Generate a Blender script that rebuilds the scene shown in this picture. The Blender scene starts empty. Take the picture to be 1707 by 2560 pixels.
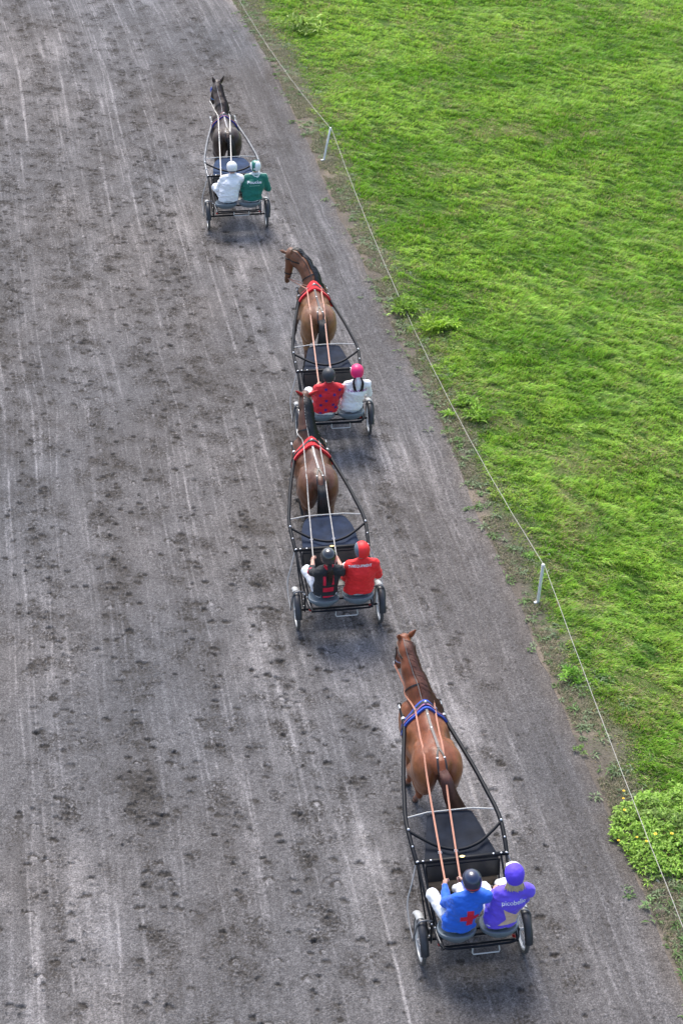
import bpy, bmesh, math, random
import numpy as np
from mathutils import Vector, Matrix
from mathutils.bvhtree import BVHTree
R_ = math.radians
random.seed(4); rng = np.random.default_rng(11)
S = bpy.context.scene
COL = S.collection

# ------------------------------------------------------------------ camera, sky, sun
cam = bpy.data.cameras.new('camera'); co = bpy.data.objects.new('camera', cam); COL.objects.link(co)
cam.sensor_fit = 'VERTICAL'; cam.sensor_height = 36; cam.sensor_width = 24
cam.lens = 5017.72/2560*36; cam.clip_end = 2000; cam.clip_start = .5
co.location = (0, 0, 17.714); co.rotation_euler = (R_(90-31.069), 0, 0)
S.camera = co
SUN_EL, SUN_AZ = 58.0, -14.0            # azimuth from +Y, clockwise
W = bpy.data.worlds.new('World'); S.world = W; W.use_nodes = True
nt = W.node_tree; sky = nt.nodes.new('ShaderNodeTexSky'); sky.sky_type = 'NISHITA'
sky.sun_disc = False; sky.sun_elevation = R_(SUN_EL); sky.sun_rotation = R_(SUN_AZ)
sky.air_density = 1.0; sky.dust_density = 3.0; sky.ozone_density = 1.0
nt.links.new(sky.outputs[0], nt.nodes['Background'].inputs[0]); nt.nodes['Background'].inputs[1].default_value = .15
sl = bpy.data.lights.new('sun', 'SUN'); sl.energy = 1.8; sl.angle = R_(24); sl.color = (1, .955, .89)
so = bpy.data.objects.new('sun', sl); COL.objects.link(so)
sv = Vector((math.sin(R_(SUN_AZ))*math.cos(R_(SUN_EL)), math.cos(R_(SUN_AZ))*math.cos(R_(SUN_EL)), math.sin(R_(SUN_EL))))
so.rotation_euler = sv.to_track_quat('Z', 'Y').to_euler(); so.location = sv*60
S.view_settings.view_transform = 'Standard'; S.view_settings.look = 'None'
S.view_settings.exposure = 0.96; S.view_settings.gamma = 1

# ------------------------------------------------------------------ helpers
def vn(P, seed=0):
    """value noise in 3-D, -1..1"""
    P = np.asarray(P, np.float32); I = np.floor(P).astype(np.int64); f = (P-I).astype(np.float32); f = f*f*(3-2*f)
    def hsh(a, b, c):
        n = (a*73856093) ^ (b*19349663) ^ (c*83492791) ^ (seed*2654435761)
        n = (n ^ (n >> 13))*1274126177 & 0xffffffff
        n = (n ^ (n >> 16))*2246822519 & 0xffffffff
        return ((n >> 8) & 0xffff).astype(np.float32)/32767.5-1
    r = 0
    for dx in (0, 1):
        wx = f[..., 0] if dx else 1-f[..., 0]
        for dy in (0, 1):
            wy = f[..., 1] if dy else 1-f[..., 1]
            for dz in (0, 1):
                wz = f[..., 2] if dz else 1-f[..., 2]
                r = r+hsh(I[..., 0]+dx, I[..., 1]+dy, I[..., 2]+dz)*wx*wy*wz
    return r
def n2(x, y, seed=0, oct=1):
    r = 0; a = 1.; t = 0
    for o in range(oct):
        r = r+a*vn(np.stack([x*2**o, y*2**o, np.full_like(x, .37+o)], -1), seed+o); t += a; a *= .55
    return r/t
def sstep(a, b, x):
    t = np.clip((x-a)/(b-a), 0, 1); return t*t*(3-2*t)

MATS = {}
def mat(name, col, rough=.6, metal=0., attr=False, nscale=0, namt=0., bump=0., bscale=60, spec=.5, coat=0., sheen=0., trans=0., stretch=None):
    if name in MATS: return MATS[name]
    m = bpy.data.materials.new(name); m.use_nodes = True; N = m.node_tree.nodes; L = m.node_tree.links
    b = N['Principled BSDF']; b.inputs['Base Color'].default_value = (*col, 1); b.inputs['Roughness'].default_value = rough
    b.inputs['Metallic'].default_value = metal; b.inputs['Specular IOR Level'].default_value = spec
    b.inputs['Coat Weight'].default_value = coat; b.inputs['Coat Roughness'].default_value = .12
    b.inputs['Sheen Weight'].default_value = sheen; b.inputs['Sheen Roughness'].default_value = .45
    src = None
    if attr:
        a = N.new('ShaderNodeAttribute'); a.attribute_name = 'Col'; src = a.outputs['Color']
    tc = N.new('ShaderNodeTexCoord'); mp = N.new('ShaderNodeMapping'); L.new(tc.outputs['Object'], mp.inputs[0])
    if stretch: mp.inputs['Scale'].default_value = stretch
    if namt:
        nz = N.new('ShaderNodeTexNoise'); nz.inputs['Scale'].default_value = nscale; nz.inputs['Detail'].default_value = 5
        L.new(mp.outputs[0], nz.inputs['Vector'])
        mr = N.new('ShaderNodeMapRange'); mr.inputs['From Min'].default_value = .25; mr.inputs['From Max'].default_value = .75
        mr.inputs['To Min'].default_value = 1-namt; mr.inputs['To Max'].default_value = 1+namt
        L.new(nz.outputs['Fac'], mr.inputs['Value'])
        vm = N.new('ShaderNodeVectorMath'); vm.operation = 'SCALE'; L.new(mr.outputs[0], vm.inputs['Scale'])
        if src: L.new(src, vm.inputs[0])
        else: vm.inputs[0].default_value = col
        src = vm.outputs[0]
    if src: L.new(src, b.inputs['Base Color'])
    if bump:
        nb = N.new('ShaderNodeTexNoise'); nb.inputs['Scale'].default_value = bscale; nb.inputs['Detail'].default_value = 4
        L.new(mp.outputs[0], nb.inputs['Vector'])
        bp = N.new('ShaderNodeBump'); bp.inputs['Strength'].default_value = 1; bp.inputs['Distance'].default_value = bump
        L.new(nb.outputs['Fac'], bp.inputs['Height']); L.new(bp.outputs[0], b.inputs['Normal'])
    if trans:
        tr = N.new('ShaderNodeBsdfTranslucent'); mx = N.new('ShaderNodeMixShader'); mx.inputs[0].default_value = trans
        if src: L.new(src, tr.inputs[0])
        else: tr.inputs[0].default_value = (*col, 1)
        L.new(b.outputs[0], mx.inputs[1]); L.new(tr.outputs[0], mx.inputs[2])
        L.new(mx.outputs[0], N['Material Output'].inputs['Surface'])
    MATS[name] = m; return m

def npmesh(name, V, F, m, smooth=True, col=None):
    """V (n,3); F (k,3|4) uniform faces"""
    me = bpy.data.meshes.new(name); V = np.asarray(V, np.float32); F = np.asarray(F, np.int32); k, w = F.shape
    me.vertices.add(len(V)); me.vertices.foreach_set('co', V.ravel())
    me.loops.add(k*w); me.loops.foreach_set('vertex_index', F.ravel())
    me.polygons.add(k); me.polygons.foreach_set('loop_start', np.arange(0, k*w, w, dtype=np.int32))
    try: me.polygons.foreach_set('loop_total', np.full(k, w, np.int32))
    except Exception: pass
    me.update(calc_edges=True)
    if smooth: me.polygons.foreach_set('use_smooth', np.ones(k, bool))
    if col is not None:
        a = me.color_attributes.new('Col', 'FLOAT_COLOR', 'POINT')
        c = np.ones((len(V), 4), np.float32); c[:, :3] = col; a.data.foreach_set('color', c.ravel())
    me.materials.append(m); return me

class G:
    """small polygon collector"""
    def __init__(s): s.v = []; s.f = []
    def add(s, V, F):
        o = len(s.v); s.v += [tuple(p) for p in V]; s.f += [tuple(i+o for i in f) for f in F]; return s
    def box(s, c, d, R=None, bev=0.):
        x, y, z = [q/2 for q in d]; V = []
        if bev:
            b = bev; pr = [(-x+b, -y), (x-b, -y), (x, -y+b), (x, y-b), (x-b, y), (-x+b, y), (-x, y-b), (-x, -y+b)]
            for zz, sh in ((-z, b), (-z+b, 0), (z-b, 0), (z, b)):
                for (px, py) in pr: V.append((px*(1-sh/x) if x else 0, py*(1-sh/y) if y else 0, zz))
            F = [tuple(range(7, -1, -1)), tuple(range(24, 32))]
            for r in range(3):
                for i in range(8): F.append((r*8+i, r*8+(i+1) % 8, (r+1)*8+(i+1) % 8, (r+1)*8+i))
        else:
            V = [(a*x, b*y, e*z) for a in (-1, 1) for b in (-1, 1) for e in (-1, 1)]
            F = [(0, 1, 3, 2), (4, 6, 7, 5), (0, 4, 5, 1), (2, 3, 7, 6), (0, 2, 6, 4), (1, 5, 7, 3)]
        V = [Vector(p) for p in V]
        if R is not None: V = [R @ p for p in V]
        return s.add([p+Vector(c) for p in V], F)
    def tube(s, pts, r, n=10, flat=None, closed=False, up=None):
        pts = [Vector(p) for p in pts]; m = len(pts)
        rs = r if isinstance(r, (list, tuple)) else [r]*m
        V = []; F = []; prev = None
        for i, p in enumerate(pts):
            t = (pts[min(i+1, m-1)]-pts[max(i-1, 0)]) if not closed else (pts[(i+1) % m]-pts[i-1])
            if t.length < 1e-9: t = Vector((0, 1, 0))
            t.normalize()
            if up is not None:
                u = Vector(up[i] if isinstance(up, list) else up)
            else: u = prev if prev is not None else (Vector((0, 0, 1)) if abs(t.z) < .9 else Vector((1, 0, 0)))
            sd = t.cross(u)
            if sd.length < 1e-6: sd = t.cross(Vector((1, .1, 0)))
            sd.normalize(); u = sd.cross(t).normalized(); prev = u
            a, b = (rs[i], rs[i]) if flat is None else (rs[i], rs[i]*flat)
            for k in range(n):
                an = 2*math.pi*(k+.5)/n
                if n == 4: q = p+sd*a*(1 if math.cos(an) > 0 else -1)+u*b*(1 if math.sin(an) > 0 else -1)
                else: q = p+sd*math.cos(an)*a+u*math.sin(an)*b
                V.append(q)
        mm = m if closed else m-1
        for i in range(mm):
            for k in range(n):
                a0 = i*n; b0 = ((i+1) % m)*n
                F.append((a0+k, a0+(k+1) % n, b0+(k+1) % n, b0+k))
        if not closed: F += [tuple(range(n-1, -1, -1)), tuple(range((m-1)*n, m*n))]
        return s.add(V, F)
    def lathe(s, prof, c=(0, 0, 0), n=32, sc=(1, 1), fz=None, axis='z'):
        V = []; F = []; m = len(prof)
        for (r, z) in prof:
            for k in range(n):
                a = 2*math.pi*k/n; x, y = r*math.cos(a)*sc[0], r*math.sin(a)*sc[1]
                zz = z if fz is None else fz(r, z, a)
                V.append((x+c[0], y+c[1], zz+c[2]) if axis == 'z' else (zz+c[0], x+c[1], y+c[2]))
        for i in range(m-1):
            for k in range(n): F.append((i*n+k, i*n+(k+1) % n, (i+1)*n+(k+1) % n, (i+1)*n+k))
        F += [tuple(range(n-1, -1, -1)), tuple(range((m-1)*n, m*n))]
        return s.add(V, F)
    def ball(s, c, r, n=10, sc=(1, 1, 1)):
        pr = [(max(.001, math.sin(math.pi*i/n))*1., -math.cos(math.pi*i/n)) for i in range(n+1)]
        g = G().lathe(pr, n=n*2 if n < 12 else 24)
        return s.add([(c[0]+x*r*sc[0], c[1]+y*r*sc[1], c[2]+z*r*sc[2]) for x, y, z in g.v], g.f)

def cr(pts, n=6):
    """Catmull-Rom through the points"""
    P = [Vector(p) for p in pts]; P = [P[0]*2-P[1]]+P+[P[-1]*2-P[-2]]; out = []
    for i in range(1, len(P)-2):
        a, b, c, d = P[i-1:i+3]
        for k in range(n):
            t = k/n; out.append(.5*((2*b)+(c-a)*t+(2*a-5*b+4*c-d)*t*t+(3*b-a-3*c+d)*t**3))
    out.append(P[-2]); return out

# ------------------------------------------------------------------ things and parts
BASE = {}
def thing(name, label, cat, loc, rz=0., group=None, base=(0, 0, 0)):
    o = bpy.data.objects.new(name, None); COL.objects.link(o); o.empty_display_size = .2
    c, s_ = math.cos(rz), math.sin(rz); bx, by, bz = base
    o.location = (loc[0]+c*bx-s_*by, loc[1]+s_*bx+c*by, loc[2]+bz); o.rotation_euler = (0, 0, rz)
    o['label'] = label; o['category'] = cat
    if group: o['group'] = group
    BASE[o.name] = Vector(base); return o
def part(root, name, g, m, parent=None, smooth=True, label=None, col=None):
    """g: G, or (V,F) numpy in the rig's own coordinates"""
    b = BASE[root.name]
    if isinstance(g, G):
        me = bpy.data.meshes.new(name); me.from_pydata([Vector(p)-b for p in g.v], [], g.f); me.materials.append(m)
        bm = bmesh.new(); bm.from_mesh(me); bmesh.ops.recalc_face_normals(bm, faces=bm.faces); bm.to_mesh(me); bm.free()
        if smooth:
            me.polygons.foreach_set('use_smooth', [True]*len(me.polygons))
            me.set_sharp_from_angle(angle=R_(42))
    else:
        me = npmesh(name, g[0]-np.array(b, np.float32), g[1], m, smooth, col)
    o = bpy.data.objects.new(name, me); COL.objects.link(o); o.parent = parent if parent is not None else root
    if label: o['label'] = label
    return o

# ------------------------------------------------------------------ signed-distance modelling
class SDF:
    def __init__(s, lo, hi, h):
        s.lo = np.array(lo, np.float32); s.h = h; n = np.ceil((np.array(hi)-lo)/h).astype(int)+1; s.n = n
        s.ax = [s.lo[i]+h*np.arange(n[i], dtype=np.float32) for i in range(3)]
        s.D = np.full(tuple(n), 2., np.float32)
    def _sl(s, lo, hi):
        a = [max(0, int((lo[i]-s.lo[i])/s.h)-1) for i in range(3)]; b = [min(int(s.n[i]), int((hi[i]-s.lo[i])/s.h)+3) for i in range(3)]
        if any(b[i] <= a[i] for i in range(3)): return None
        sl = tuple(slice(a[i], b[i]) for i in range(3))
        return sl, s.ax[0][sl[0]][:, None, None], s.ax[1][sl[1]][None, :, None], s.ax[2][sl[2]][None, None, :]
    def _mix(s, sl, d, k, sub=False):
        A = s.D[sl]
        if sub:
            d = -d; h = np.maximum(k-np.abs(A-d), 0)/max(k, 1e-6); s.D[sl] = np.maximum(A, d)+h*h*k/4
        else:
            h = np.maximum(k-np.abs(A-d), 0)/max(k, 1e-6); s.D[sl] = np.minimum(A, d)-h*h*k/4
    def cone(s, a, b, ra, rb, k=.03, sx=1., sy=1., sub=False):
        a = np.array(a, float); b = np.array(b, float); m = max(ra, rb)*max(sx, sy, 1)+k+s.h*2
        q = s._sl(np.minimum(a, b)-m, np.maximum(a, b)+m)
        if q is None: return s
        sl, X, Y, Z = q; v = b-a; v = v/np.array([sx, sy, 1]); X = (X-a[0])/sx; Y = (Y-a[1])/sy; Z = Z-a[2]
        t = np.clip((X*v[0]+Y*v[1]+Z*v[2])/max(v @ v, 1e-9), 0, 1)
        d = np.sqrt((X-t*v[0])**2+(Y-t*v[1])**2+(Z-t*v[2])**2)-(ra+(rb-ra)*t)
        s._mix(sl, (d*min(sx, sy, 1)).astype(np.float32), k, sub); return s
    def ell(s, c, r, R=None, k=.03, sub=False):
        c = np.array(c, float); m = max(r)+k+s.h*2; q = s._sl(c-m, c+m)
        if q is None: return s
        sl, X, Y, Z = q; X = X-c[0]; Y = Y-c[1]; Z = Z-c[2]
        if R is not None:
            R = np.array(R); X, Y, Z = (R[0, 0]*X+R[1, 0]*Y+R[2, 0]*Z, R[0, 1]*X+R[1, 1]*Y+R[2, 1]*Z, R[0, 2]*X+R[1, 2]*Y+R[2, 2]*Z)
        a, b, e = r; k0 = np.sqrt((X/a)**2+(Y/b)**2+(Z/e)**2); k1 = np.sqrt((X/a/a)**2+(Y/b/b)**2+(Z/e/e)**2)
        s._mix(sl, (k0*(k0-1)/np.maximum(k1, 1e-6)).astype(np.float32), k, sub); return s
    def chain(s, pts, rs, k=.03, **kw):
        for i in range(len(pts)-1): s.cone(pts[i], pts[i+1], rs[i], rs[i+1], k, **kw)
        return s
    def grid(s): return np.meshgrid(*s.ax, indexing='ij', sparse=True)
    def wrinkle(s, amp, fx, fy, fz, seed):
        m = np.abs(s.D) < .03; idx = np.argwhere(m)
        P = s.lo+idx*s.h; w = vn(P*np.array([fx, fy, fz]), seed)*.65+vn(P*np.array([fx, fy, fz])*2.1, seed+1)*.35
        s.D[m] += (amp*w).astype(np.float32)
    def mesh(s):
        D = s.D; ins = D < 0
        c = [ins[a:ins.shape[0]-1+a, b:ins.shape[1]-1+b, e:ins.shape[2]-1+e] for a in (0, 1) for b in (0, 1) for e in (0, 1)]
        anyi = c[0].copy(); alli = c[0].copy()
        for q in c[1:]: anyi |= q; alli &= q
        act = np.argwhere(anyi & ~alli); idm = np.full(anyi.shape, -1, np.int32); idm[tuple(act.T)] = np.arange(len(act))
        offs = np.array([(a, b, e) for a in (0, 1) for b in (0, 1) for e in (0, 1)])
        val = np.stack([D[act[:, 0]+o[0], act[:, 1]+o[1], act[:, 2]+o[2]] for o in offs], 1)
        acc = np.zeros((len(act), 3)); cnt = np.zeros(len(act))
        for i in range(8):
            for j in range(i+1, 8):
                if abs(offs[i]-offs[j]).sum() != 1: continue
                a, b = val[:, i], val[:, j]; m = (a < 0) != (b < 0)
                t = np.where(m, a/np.where(m, a-b, 1), 0)
                acc += np.where(m[:, None], offs[i]+t[:, None]*(offs[j]-offs[i]), 0); cnt += m
        V = s.lo+(act+acc/cnt[:, None])*s.h; F = []
        for ax in range(3):
            o1, o2 = [(1, 2), (2, 0), (0, 1)][ax]
            A = [slice(None)]*3; B = [slice(None)]*3; A[ax] = slice(0, -1); B[ax] = slice(1, None)
            ch = ins[tuple(A)] != ins[tuple(B)]; e = np.argwhere(ch)
            ok = (e[:, o1] > 0) & (e[:, o2] > 0) & (e[:, o1] < idm.shape[o1]) & (e[:, o2] < idm.shape[o2]); e = e[ok]
            fl = ins[tuple(A)][tuple(e.T)]
            def cell(d1, d2):
                q = e.copy(); q[:, o1] -= d1; q[:, o2] -= d2; return idm[tuple(q.T)]
            q = np.stack([cell(1, 1), cell(0, 1), cell(0, 0), cell(1, 0)], 1)
            q = np.where(fl[:, None], q, q[:, ::-1]); F.append(q)
        F = np.concatenate(F); F = F[(F >= 0).all(1)]
        return V.astype(np.float32), F
def bvh(VF): return BVHTree.FromPolygons([tuple(map(float, v)) for v in VF[0]], [tuple(map(int, f)) for f in VF[1]])
def smooth_mesh(VF, it=1, lam=.5):
    V, F = VF; V = V.copy(); a = np.concatenate([F, F[:, [1, 2, 3, 0]]]) if False else None
    E = np.concatenate([F[:, [0, 1]], F[:, [1, 2]], F[:, [2, 3]], F[:, [3, 0]]])
    for _ in range(it):
        S_ = np.zeros_like(V); n = np.zeros(len(V), np.float32)
        np.add.at(S_, E[:, 0], V[E[:, 1]]); np.add.at(n, E[:, 0], 1); np.add.at(S_, E[:, 1], V[E[:, 0]]); np.add.at(n, E[:, 1], 1)
        V = V*(1-lam)+lam*S_/np.maximum(n, 1)[:, None]
    return V, F

# ------------------------------------------------------------------ track edge
EY = np.array([-300, -40, 8, 18.4, 20.7, 22.1, 24, 26.7, 29.8, 33.2, 35.5, 40.2, 45.9, 52.3, 57.6, 66, 120, 600.])
EX = np.array([46, 12, 5.6, 4.16, 3.80, 3.58, 3.25, 2.83, 2.27, 1.75, 1.24, .40, -.62, -1.78, -2.96, -5.0, -20, -160.])
def edge(y): return np.interp(y, EY, EX)

def geo_axis(a, b, d0, d1, n=None):
    out = [a]; L_ = b-a
    while out[-1] < b: out.append(out[-1]+d0+(d1-d0)*(out[-1]-a)/L_)
    return np.array(out)
def outer(start, end, d0, g=1.35):
    out = []; x = start; d = d0; sgn = 1 if end > start else -1
    while (end-x)*sgn > 0: d *= g; x += sgn*d; out.append(x)
    return np.array(out)
ROWS = geo_axis(16.6, 60.5, .0135, .040)
rows = np.concatenate([outer(16.6, -260, .02, 1.3)[::-1], ROWS, outer(60.5, 560, .05, 1.3)])
cols = np.concatenate([np.linspace(0, 10.2, 760), outer(10.2, 260, .014, 1.3)])
NR, NC = len(rows), len(cols)
Yg = np.repeat(rows[:, None], NC, 1); Sg = np.repeat(cols[None, :], NR, 0)
edge_wob = lambda y: .07*n2(y*1.3, y*0, 5, 3)+.10*n2(y*.35, y*0, 6, 1)
Xg = edge(Yg)-Sg+edge_wob(Yg)*np.clip(1-Sg/1.5, 0, 1)
Hh = .006*n2(Xg*2.2, Yg*2.2, 1, 3)+.022*n2(Sg*.5, Yg*.12, 3, 2)
damp_shade = np.zeros_like(Hh)                                   # damp, disturbed soil and painted hoofprint shade (dark), -ve = dry compacted (pale)
# long compacted wheel and harrow marks that run with the track
st = n2(Sg*9, Yg*.16, 20, 3); st2 = n2(Sg*22, Yg*.35, 24, 2); patch = n2(Sg*.55, Yg*.22, 30, 3); patch2 = n2(Xg*1.6, Yg*1.0, 33, 3)
damp_shade -= .55*sstep(.08, .45, st)*sstep(-.3, .3, patch)
st3 = n2(Sg*38, Yg*.22, 26, 2); damp_shade -= .30*sstep(.15, .6, st2)+.22*sstep(.2, .7, st3); damp_shade += .16*sstep(.1, .6, -st2)
damp_shade += .30*sstep(.0, .45, -patch)+.34*sstep(.02, .4, patch2)*sstep(-.25, .3, n2(Xg*5, Yg*4, 35, 4))-.75*sstep(.0, .35, patch)*sstep(-.1, .4, n2(Sg*3, Yg*.6, 37, 4))
damp_shade += .30*n2(Xg*9, Yg*6, 39, 3)+.34*rng.normal(0, 1, Hh.shape).astype(np.float32).clip(-2, 2.2)*(.6+.4*n2(Xg*2, Yg*2, 38, 2))
Hh += .0022*rng.normal(0, 1, Hh.shape)
Hh += .004*st
r_ = random.Random(7)
for k in range(560):
    s0 = r_.uniform(.3, 9.2) if k % 3 else r_.uniform(3, 9.2); y0 = r_.uniform(14, 58); ln = r_.uniform(2, 15); w = r_.uniform(.006, .026); sl_ = r_.gauss(0, .012)
    i0, i1 = np.searchsorted(rows, [y0, y0+ln]); yy = rows[i0:i1]
    if len(yy) < 3: continue
    sc = s0+sl_*(yy-y0)+.04*n2(yy*.4, yy*0, 50+k, 1)
    j0, j1 = np.searchsorted(cols, [sc.min()-.15, sc.max()+.15])
    dd = (cols[None, j0:j1]-sc[:, None])/w
    g = np.exp(-dd*dd)*(np.minimum(1, np.minimum(yy-y0, y0+ln-yy)/.8)*sstep(-.5, .45, n2(yy*1.7, yy*0+k, 60, 3)))[:, None]
    damp_shade[i0:i1, j0:j1] -= .60*g*r_.uniform(.2, 1.2); Hh[i0:i1, j0:j1] -= .006*g
# fine parallel rake grooves near the edge
rk = sstep(.25, .7, Sg)*(1-sstep(1.6, 2.9, Sg))
Hh += rk*.009*np.sin(Sg*2*math.pi/.115+1.5*n2(Sg*2, Yg*.1, 70, 2))*sstep(-.5, .3, n2(Sg*1.5, Yg*.2, 71, 2))
damp_shade += rk*(.14*n2(Sg*11, Yg*.12, 72, 2)+.16*sstep(0, .5, n2(Sg*4.5, Yg*.1, 74, 2)))
def hoof(sx, y, ang, size, depth, dark, kind=0):
    i0, i1 = np.searchsorted(rows, [y-.3, y+.3]); j0, j1 = np.searchsorted(cols, [sx-.3, sx+.3])
    if i1-i0 < 2 or j1-j0 < 2: return
    a = Sg[i0:i1, j0:j1]-sx; b = Yg[i0:i1, j0:j1]-y; c, s_ = math.cos(ang), math.sin(ang)
    u, v = (c*a-s_*b)/size, (s_*a+c*b)/size                      # v forward (toe)
    q_ = np.stack([a*24, b*24, a*0+ang*9+y], -1); u = u+.030*vn(q_, 3); v = v+.026*vn(q_, 4)
    rr = np.sqrt((u/.064)**2+(v/.070)**2)
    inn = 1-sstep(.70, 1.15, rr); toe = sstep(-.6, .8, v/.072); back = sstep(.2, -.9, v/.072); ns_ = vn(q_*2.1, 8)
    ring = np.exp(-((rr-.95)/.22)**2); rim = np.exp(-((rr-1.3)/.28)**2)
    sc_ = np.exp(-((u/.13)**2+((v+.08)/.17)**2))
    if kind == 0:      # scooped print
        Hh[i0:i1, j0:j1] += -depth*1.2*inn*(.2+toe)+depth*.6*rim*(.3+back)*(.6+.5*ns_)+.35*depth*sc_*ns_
        damp_shade[i0:i1, j0:j1] += dark*(1.25*inn*toe+.38*sc_*sstep(-.6, .5, ns_)-.6*rim*back*sstep(-.2, .6, ns_))  # damp soil plus shade painted into the dent, deepest at the toe
    elif kind == 1:    # only the shoe rim is pressed in, the sole stays pale
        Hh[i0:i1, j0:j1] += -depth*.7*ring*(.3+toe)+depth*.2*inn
        damp_shade[i0:i1, j0:j1] += dark*(1.0*ring*toe-.32*inn*(1-ring))  # toe side of the rim darkened with painted shade
    else:              # churned scuff
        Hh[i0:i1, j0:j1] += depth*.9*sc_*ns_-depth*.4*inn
        damp_shade[i0:i1, j0:j1] += dark*(1.0*sc_*sstep(-.15, .45, ns_)-.5*rim*sstep(.1, .7, -ns_))
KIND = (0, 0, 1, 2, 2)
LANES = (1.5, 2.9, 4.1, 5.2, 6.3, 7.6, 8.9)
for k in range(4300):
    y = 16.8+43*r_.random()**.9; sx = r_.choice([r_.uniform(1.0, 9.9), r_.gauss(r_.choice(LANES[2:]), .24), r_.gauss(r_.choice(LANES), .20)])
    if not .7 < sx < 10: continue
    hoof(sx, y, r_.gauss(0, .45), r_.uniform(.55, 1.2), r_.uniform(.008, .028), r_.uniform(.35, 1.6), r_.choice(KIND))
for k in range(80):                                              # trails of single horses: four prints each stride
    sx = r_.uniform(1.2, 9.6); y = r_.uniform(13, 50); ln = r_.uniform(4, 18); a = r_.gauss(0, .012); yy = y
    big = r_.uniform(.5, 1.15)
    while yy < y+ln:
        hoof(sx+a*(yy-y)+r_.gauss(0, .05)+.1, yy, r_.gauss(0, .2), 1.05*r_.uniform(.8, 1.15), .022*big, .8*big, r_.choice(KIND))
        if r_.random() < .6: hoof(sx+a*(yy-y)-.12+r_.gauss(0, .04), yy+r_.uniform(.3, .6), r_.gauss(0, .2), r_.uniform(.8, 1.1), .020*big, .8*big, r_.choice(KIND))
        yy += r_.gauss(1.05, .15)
for k in range(120):                                             # scuffed damp patches where the soil was kicked up
    y = 17+42*r_.random(); sx = r_.choice([r_.uniform(1, 9.9), r_.gauss(5.4, 1.0), r_.gauss(7.4, 1.0)])
    if not .8 < sx < 9.9: continue
    i0, i1 = np.searchsorted(rows, [y-1, y+1]); j0, j1 = np.searchsorted(cols, [sx-.5, sx+.5])
    a = Sg[i0:i1, j0:j1]-sx; b = Yg[i0:i1, j0:j1]-y; w = r_.uniform(.07, .18); l_ = w*r_.uniform(1.0, 3.2)
    g = np.exp(-((a/w)**2+(b/l_)**2)); nz = n2(a*13, b*9, 90+k, 4)
    g = g**.5*sstep(.25, .75, .9*nz+g)
    damp_shade[i0:i1, j0:j1] += .42*g*r_.uniform(.3, 1.1)*sstep(-.3, .4, n2(a*30, b*22, 95+k, 2)); Hh[i0:i1, j0:j1] += .012*g*nz
damp_shade += .20*sstep(.12, .5, Sg)*(1-sstep(.7, 1.5, Sg+.3*n2(Sg*0, Yg*.2, 76, 2)))+.20*(sstep(2.2, 2.5, Sg)*(1-sstep(3.0, 3.6, Sg)))*sstep(-.3, .3, n2(Sg*2, Yg*.3, 77, 2))
for k in range(5200):
    y = 17+30*r_.random()**1.3; sx = r_.uniform(.3, 9.9); w = r_.uniform(.008, .02)
    i0, i1 = np.searchsorted(rows, [y-w*2, y+w*2]); j0, j1 = np.searchsorted(cols, [sx-w*2, sx+w*2])
    if i1 <= i0 or j1 <= j0: continue
    g = np.exp(-(((Sg[i0:i1, j0:j1]-sx)/w)**2+((Yg[i0:i1, j0:j1]-y)/w)**2)); Hh[i0:i1, j0:j1] += w*1.1*g; damp_shade[i0:i1, j0:j1] += r_.choice((-.7, -.4, .7, .9))*g
verge = 1-sstep(0, .35, Sg+.12*n2(Xg*4, Yg*4, 40, 2))
damp_shade -= .0*verge
k_ = np.exp(-.74*np.clip(damp_shade, -1.1, 1.15)+.16*np.clip(damp_shade, -1.2, 0)**2*0)
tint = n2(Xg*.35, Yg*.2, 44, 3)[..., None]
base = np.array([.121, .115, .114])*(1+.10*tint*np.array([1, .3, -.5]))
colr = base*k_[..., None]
brown = np.array([.13, .112, .096]); colr = colr*(1-.55*verge[..., None])+brown*.55*verge[..., None]*k_[..., None]
warm = sstep(.25, 1., damp_shade)[..., None]; colr = colr*(1+warm*np.array([.03, -.02, -.10]))
ii = (np.arange(NR-1)[:, None]*NC+np.arange(NC-1)[None, :]).ravel()
FQ = np.stack([ii, ii+NC, ii+NC+1, ii+1], 1)
mtrack = mat('track_soil', (.16, .15, .16), .95, attr=True, nscale=52, namt=.55, bump=.009, bscale=60, spec=.15)
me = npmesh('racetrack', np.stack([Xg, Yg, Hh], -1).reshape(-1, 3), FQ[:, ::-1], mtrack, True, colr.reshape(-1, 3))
o = bpy.data.objects.new('dirt_track', me); COL.objects.link(o); o['kind'] = 'structure'; o['label'] = 'grey dirt harness racing track marked by hoofprints and wheel lines'
# second finer grain in the soil
N = mtrack.node_tree.nodes; L = mtrack.node_tree.links
b_ = N['Principled BSDF']; lk = b_.inputs['Base Color'].links[0].from_socket
nz = N.new('ShaderNodeTexNoise'); nz.inputs['Scale'].default_value = 17; nz.inputs['Detail'].default_value = 8; nz.inputs['Roughness'].default_value = .75
tcn = [n for n in N if n.type == 'MAPPING'][0]; L.new(tcn.outputs[0], nz.inputs['Vector'])
mr = N.new('ShaderNodeMapRange'); mr.inputs[1].default_value = .3; mr.inputs[2].default_value = .7; mr.inputs[3].default_value = .62; mr.inputs[4].default_value = 1.42
L.new(nz.outputs['Fac'], mr.inputs[0]); vm = N.new('ShaderNodeVectorMath'); vm.operation = 'SCALE'
L.new(lk, vm.inputs[0]); L.new(mr.outputs[0], vm.inputs['Scale']); L.new(vm.outputs[0], b_.inputs['Base Color'])
del Xg, Hh, damp_shade, st, st2, patch, patch2, colr, k_, rk, Yg, Sg

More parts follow.
